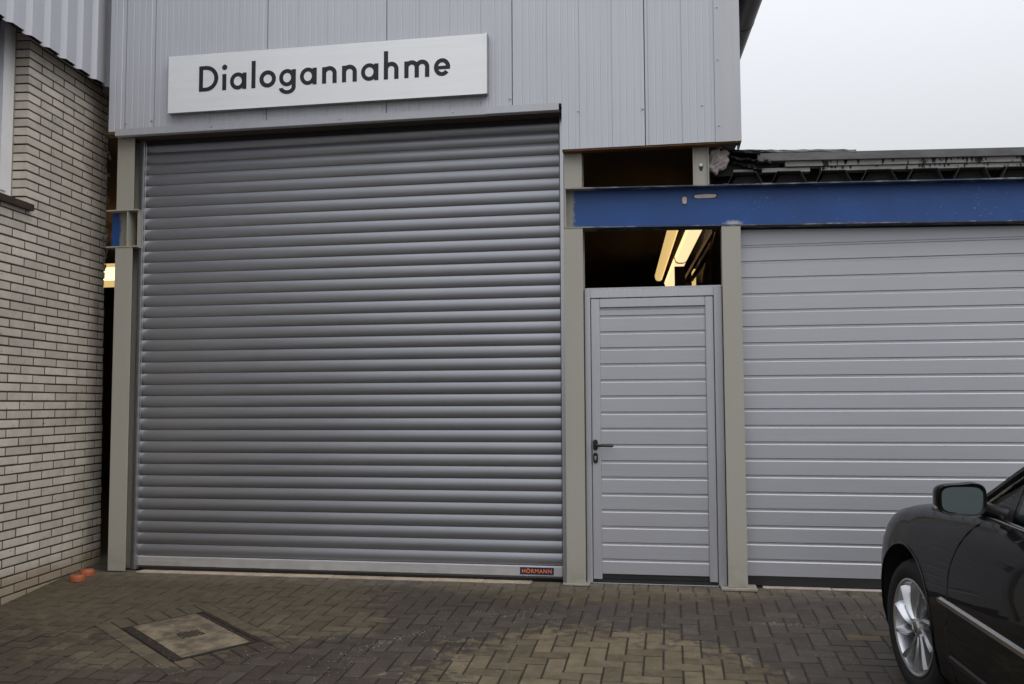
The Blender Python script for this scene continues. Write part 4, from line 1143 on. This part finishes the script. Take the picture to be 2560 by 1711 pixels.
# cabin
MB().box(-.80, .80, -1.10, -.90, .60, .985, .03).out('dashboard', M_cabin, car)
for sx_ in (-.38, .38):
    for uu in (-1.75, -2.65):
        st = MB().box(sx_ - .25, sx_ + .25, uu, uu + .5, .56, .70, .04).box(sx_ - .24, sx_ + .24, uu - .16, uu - .02, .66, 1.12, .05).out('car_seat', M_cabin, car)
        MB().box(sx_ - .13, sx_ + .13, uu - .19, uu - .09, 1.14, 1.31, .04).out('headrest', M_cabin, st)
MB().tube([(-.38 + .18 * cos(2 * PI * k / 28), -1.22 + .07 * sin(2 * PI * k / 28), .95 + .17 * sin(2 * PI * k / 28)) for k in range(29)], .016, 8, caps=False).out('steering_wheel', M_cabin, car)

# wheels
def wheel(uc, sgn, steer):
    prof = [(.222, .030), (.236, .022), (.262, .006), (.290, .004), (.312, .010), (.328, .026), (.3385, .05), (.340, .11), (.3385, .17), (.328, .194), (.30, .214), (.25, .21), (.222, .19)]
    # local wheel: axis along X, outer face towards -X at x = 0
    me = MB().lathe(prof, lambda a, b, t: (t, a, b), 56, closed=True)
    ty = me.out('wheel', M_tyre, car, 40)
    rot = Matrix.Rotation(steer, 4, 'Z')
    ty.matrix_local = Matrix.Translation((-.908 if sgn < 0 else .908, uc, .34)) @ (rot if sgn < 0 else rot @ Matrix.Rotation(PI, 4, 'Z'))
    MB().lathe([(.236, .020), (.240, .012), (.232, .010), (.222, .016), (.214, .040), (.205, .10), (.200, .20), (.21, .205)], lambda a, b, t: (t, a, b), 56).out('rim', M_alloy, ty, 40)
    MB().lathe([(.165, .105), (.165, .12), (.06, .12)], lambda a, b, t: (t, a, b), 40).out('brake_disc', M_discm, ty, 40)
    MB().lathe([(.198, .165), (.0, .165)], lambda a, b, t: (t, a, b), 40).out('barrel_back', M_arch, ty)
    MB().lathe([(.0, .022), (.028, .022), (.034, .026), (.040, .036), (.062, .044), (.066, .07)], lambda a, b, t: (t, a, b), 36).out('hub', M_alloy, ty, 40)
    hc = MB().lathe([(.0, .0185), (.024, .0185), (.027, .0205), (.027, .024)], lambda a, b, t: (t, a, b), 28).out('hub_cap', M_discm, ty, 40)
    mb = MB().lathe([(.020, .0183), (.020, .0170), (.0235, .0170), (.0235, .0183)], lambda a, b, t: (t, a, b), 28)
    for pts in (((-.010, .0165), (0., .002), (.010, .0165)), ((-.0165, .010), (-.0085, -.016), (0., .000), (.0085, -.016), (.0165, .010))):
        mb.tube([(.0175, -p, q) for p, q in pts], .0016, 5)
    mb.out('emblem', M_alloy, ty)
    for k in range(10):
        a0 = 2 * PI * k / 10; v = []; nseg = 12
        for j in range(nseg + 1):
            t = j / nseg; r = .050 + (.218 - .050) * t
            sweep = .34 * math.sin(t * PI * .5) ** 1.6; wa = (.31 - .14 * t + .10 * t * t)      # swept, twisted blades
            for s_, dep in ((-.5, .0), (-.16, -.012), (.18, .004), (.5, .034)):
                an = a0 + sweep + s_ * wa * (.9 if s_ < 0 else 1.0)
                v.append((.034 + dep * (.4 + t) - .014 * t * (1 - t) - .010 * t, r * cos(an), r * sin(an)))
            an = a0 + sweep; v.append((.075, r * cos(an + wa * .4), r * sin(an + wa * .4))); v.append((.075, r * cos(an - wa * .35), r * sin(an - wa * .35)))
        f = [(6 * j + i, 6 * j + (i + 1) % 6, 6 * j + 6 + (i + 1) % 6, 6 * j + 6 + i) for j in range(nseg) for i in range(6)] + [tuple(range(6)), tuple(6 * nseg + i for i in range(5, -1, -1))]
        MB().add(v, f).out('spoke', M_alloy, ty, 40)
wheel(0, -1, math.radians(4)); wheel(0, 1, math.radians(4)); wheel(-2.9, -1, 0); wheel(-2.9, 1, 0)

# door mirrors: rounded housing open to the rear, glass inset
def mirror(sgn):
    xc, hc_, u0 = .998, 1.106, -.90
    W2, H2 = .092, .070
    def sup(t, e, w, h): c, s_ = cos(t), sin(t); return w * math.copysign(abs(c) ** e, c), h * math.copysign(abs(s_) ** e, s_)
    secs = [(.035, .06, .045), (.028, .45, .45), (.010, .70, .72), (-.02, .90, .90), (-.06, 1.0, 1.0), (-.095, 1.0, 1.0), (-.101, .97, .965), (-.098, .90, .88), (-.085, .885, .865)]
    n = 36; v = []
    for du, a, b in secs:
        for k in range(n):
            t = 2 * PI * k / n; x, h = sup(t, .52, W2 * a, H2 * b)
            taper = 1 - .13 * (x / W2 * .5 + .5)     # a little lower towards the outer end
            v.append((sgn * (xc + x), u0 + .075 + du + .018 * (x / W2), hc_ + h * taper + (.005 if h > 0 else .004) * (x < 0)))
    f = [(i * n + k, i * n + (k + 1) % n, (i + 1) * n + (k + 1) % n, (i + 1) * n + k) for i in range(len(secs) - 1) for k in range(n)] + [tuple(range(n - 1, -1, -1)), tuple(range((len(secs) - 1) * n, len(secs) * n))]
    mh = MB().add(v, f).out('door_mirror', M_paint, car, 40)
    v = []
    for t_ in range(n):
        t = 2 * PI * t_ / n; x, h = sup(t, .50, W2 * .835, H2 * .80)
        v.append((sgn * (xc - .006 + x), u0 - .014 + .018 * (x / W2), hc_ - .001 + h * (1 - .10 * (x / W2 * .5 + .5))))
    MB().add(v + [(p[0], p[1] + .004, p[2]) for p in v], [tuple(range(n)), tuple(range(2 * n - 1, n - 1, -1))] + [(k, (k + 1) % n, n + (k + 1) % n, n + k) for k in range(n)]).out('mirror_glass', M_mirror, mh)
    MB().tube([(sgn * (xc + .088), u0 + .045, hc_ - .034), (sgn * (xc + .099), u0 + .005, hc_ - .036), (sgn * (xc + .095), u0 - .010, hc_ - .040)], [.006, .012, .008], 8).out('indicator_lens', M_lens, mh, 60)
    MB().tube([(sgn * (xc - .085), u0 + .05, hc_ - .035), (sgn * (xc - .15), u0 + .065, hc_ - .055), (sgn * (xc - .215), u0 + .05, hc_ - .07)], [.034, .030, .034], 10).out('mirror_arm', M_black, mh, 60)
mirror(-1); mirror(1)
# lamps, bumper grille and plate carriers so that the car is whole from other sides
for sgn in (-1, 1):
    v = []; nn = 10
    for k in range(nn + 1):
        u = .62 + .28 * k / nn
        for h in (.60, .64, .69): v.append((sgn * (side_w(u, min(h, crv(HT, u) - .01)) + .003), u, min(h, crv(HT, u) - .008)))
    MB().add(v, [(3 * k + i, 3 * k + i + 1, 3 * k + 4 + i, 3 * k + 3 + i) for k in range(nn) for i in range(2)]).out('headlight', M_lens, car, 60)
    MB().box(*sorted((sgn * .55, sgn * .80)), -4.03, -3.93, .72, .88, .02).out('tail_light', M_lens, car)
MB().box(-.45, .45, .93, .995, .28, .46, .02).out('grille', M_dark, car)
MB().box(-.68, .68, -3.5, .3, .17, .24).out('underbody', M_arch, car)
for o in bpy.data.objects:
    if '_t' in o: del o['_t']
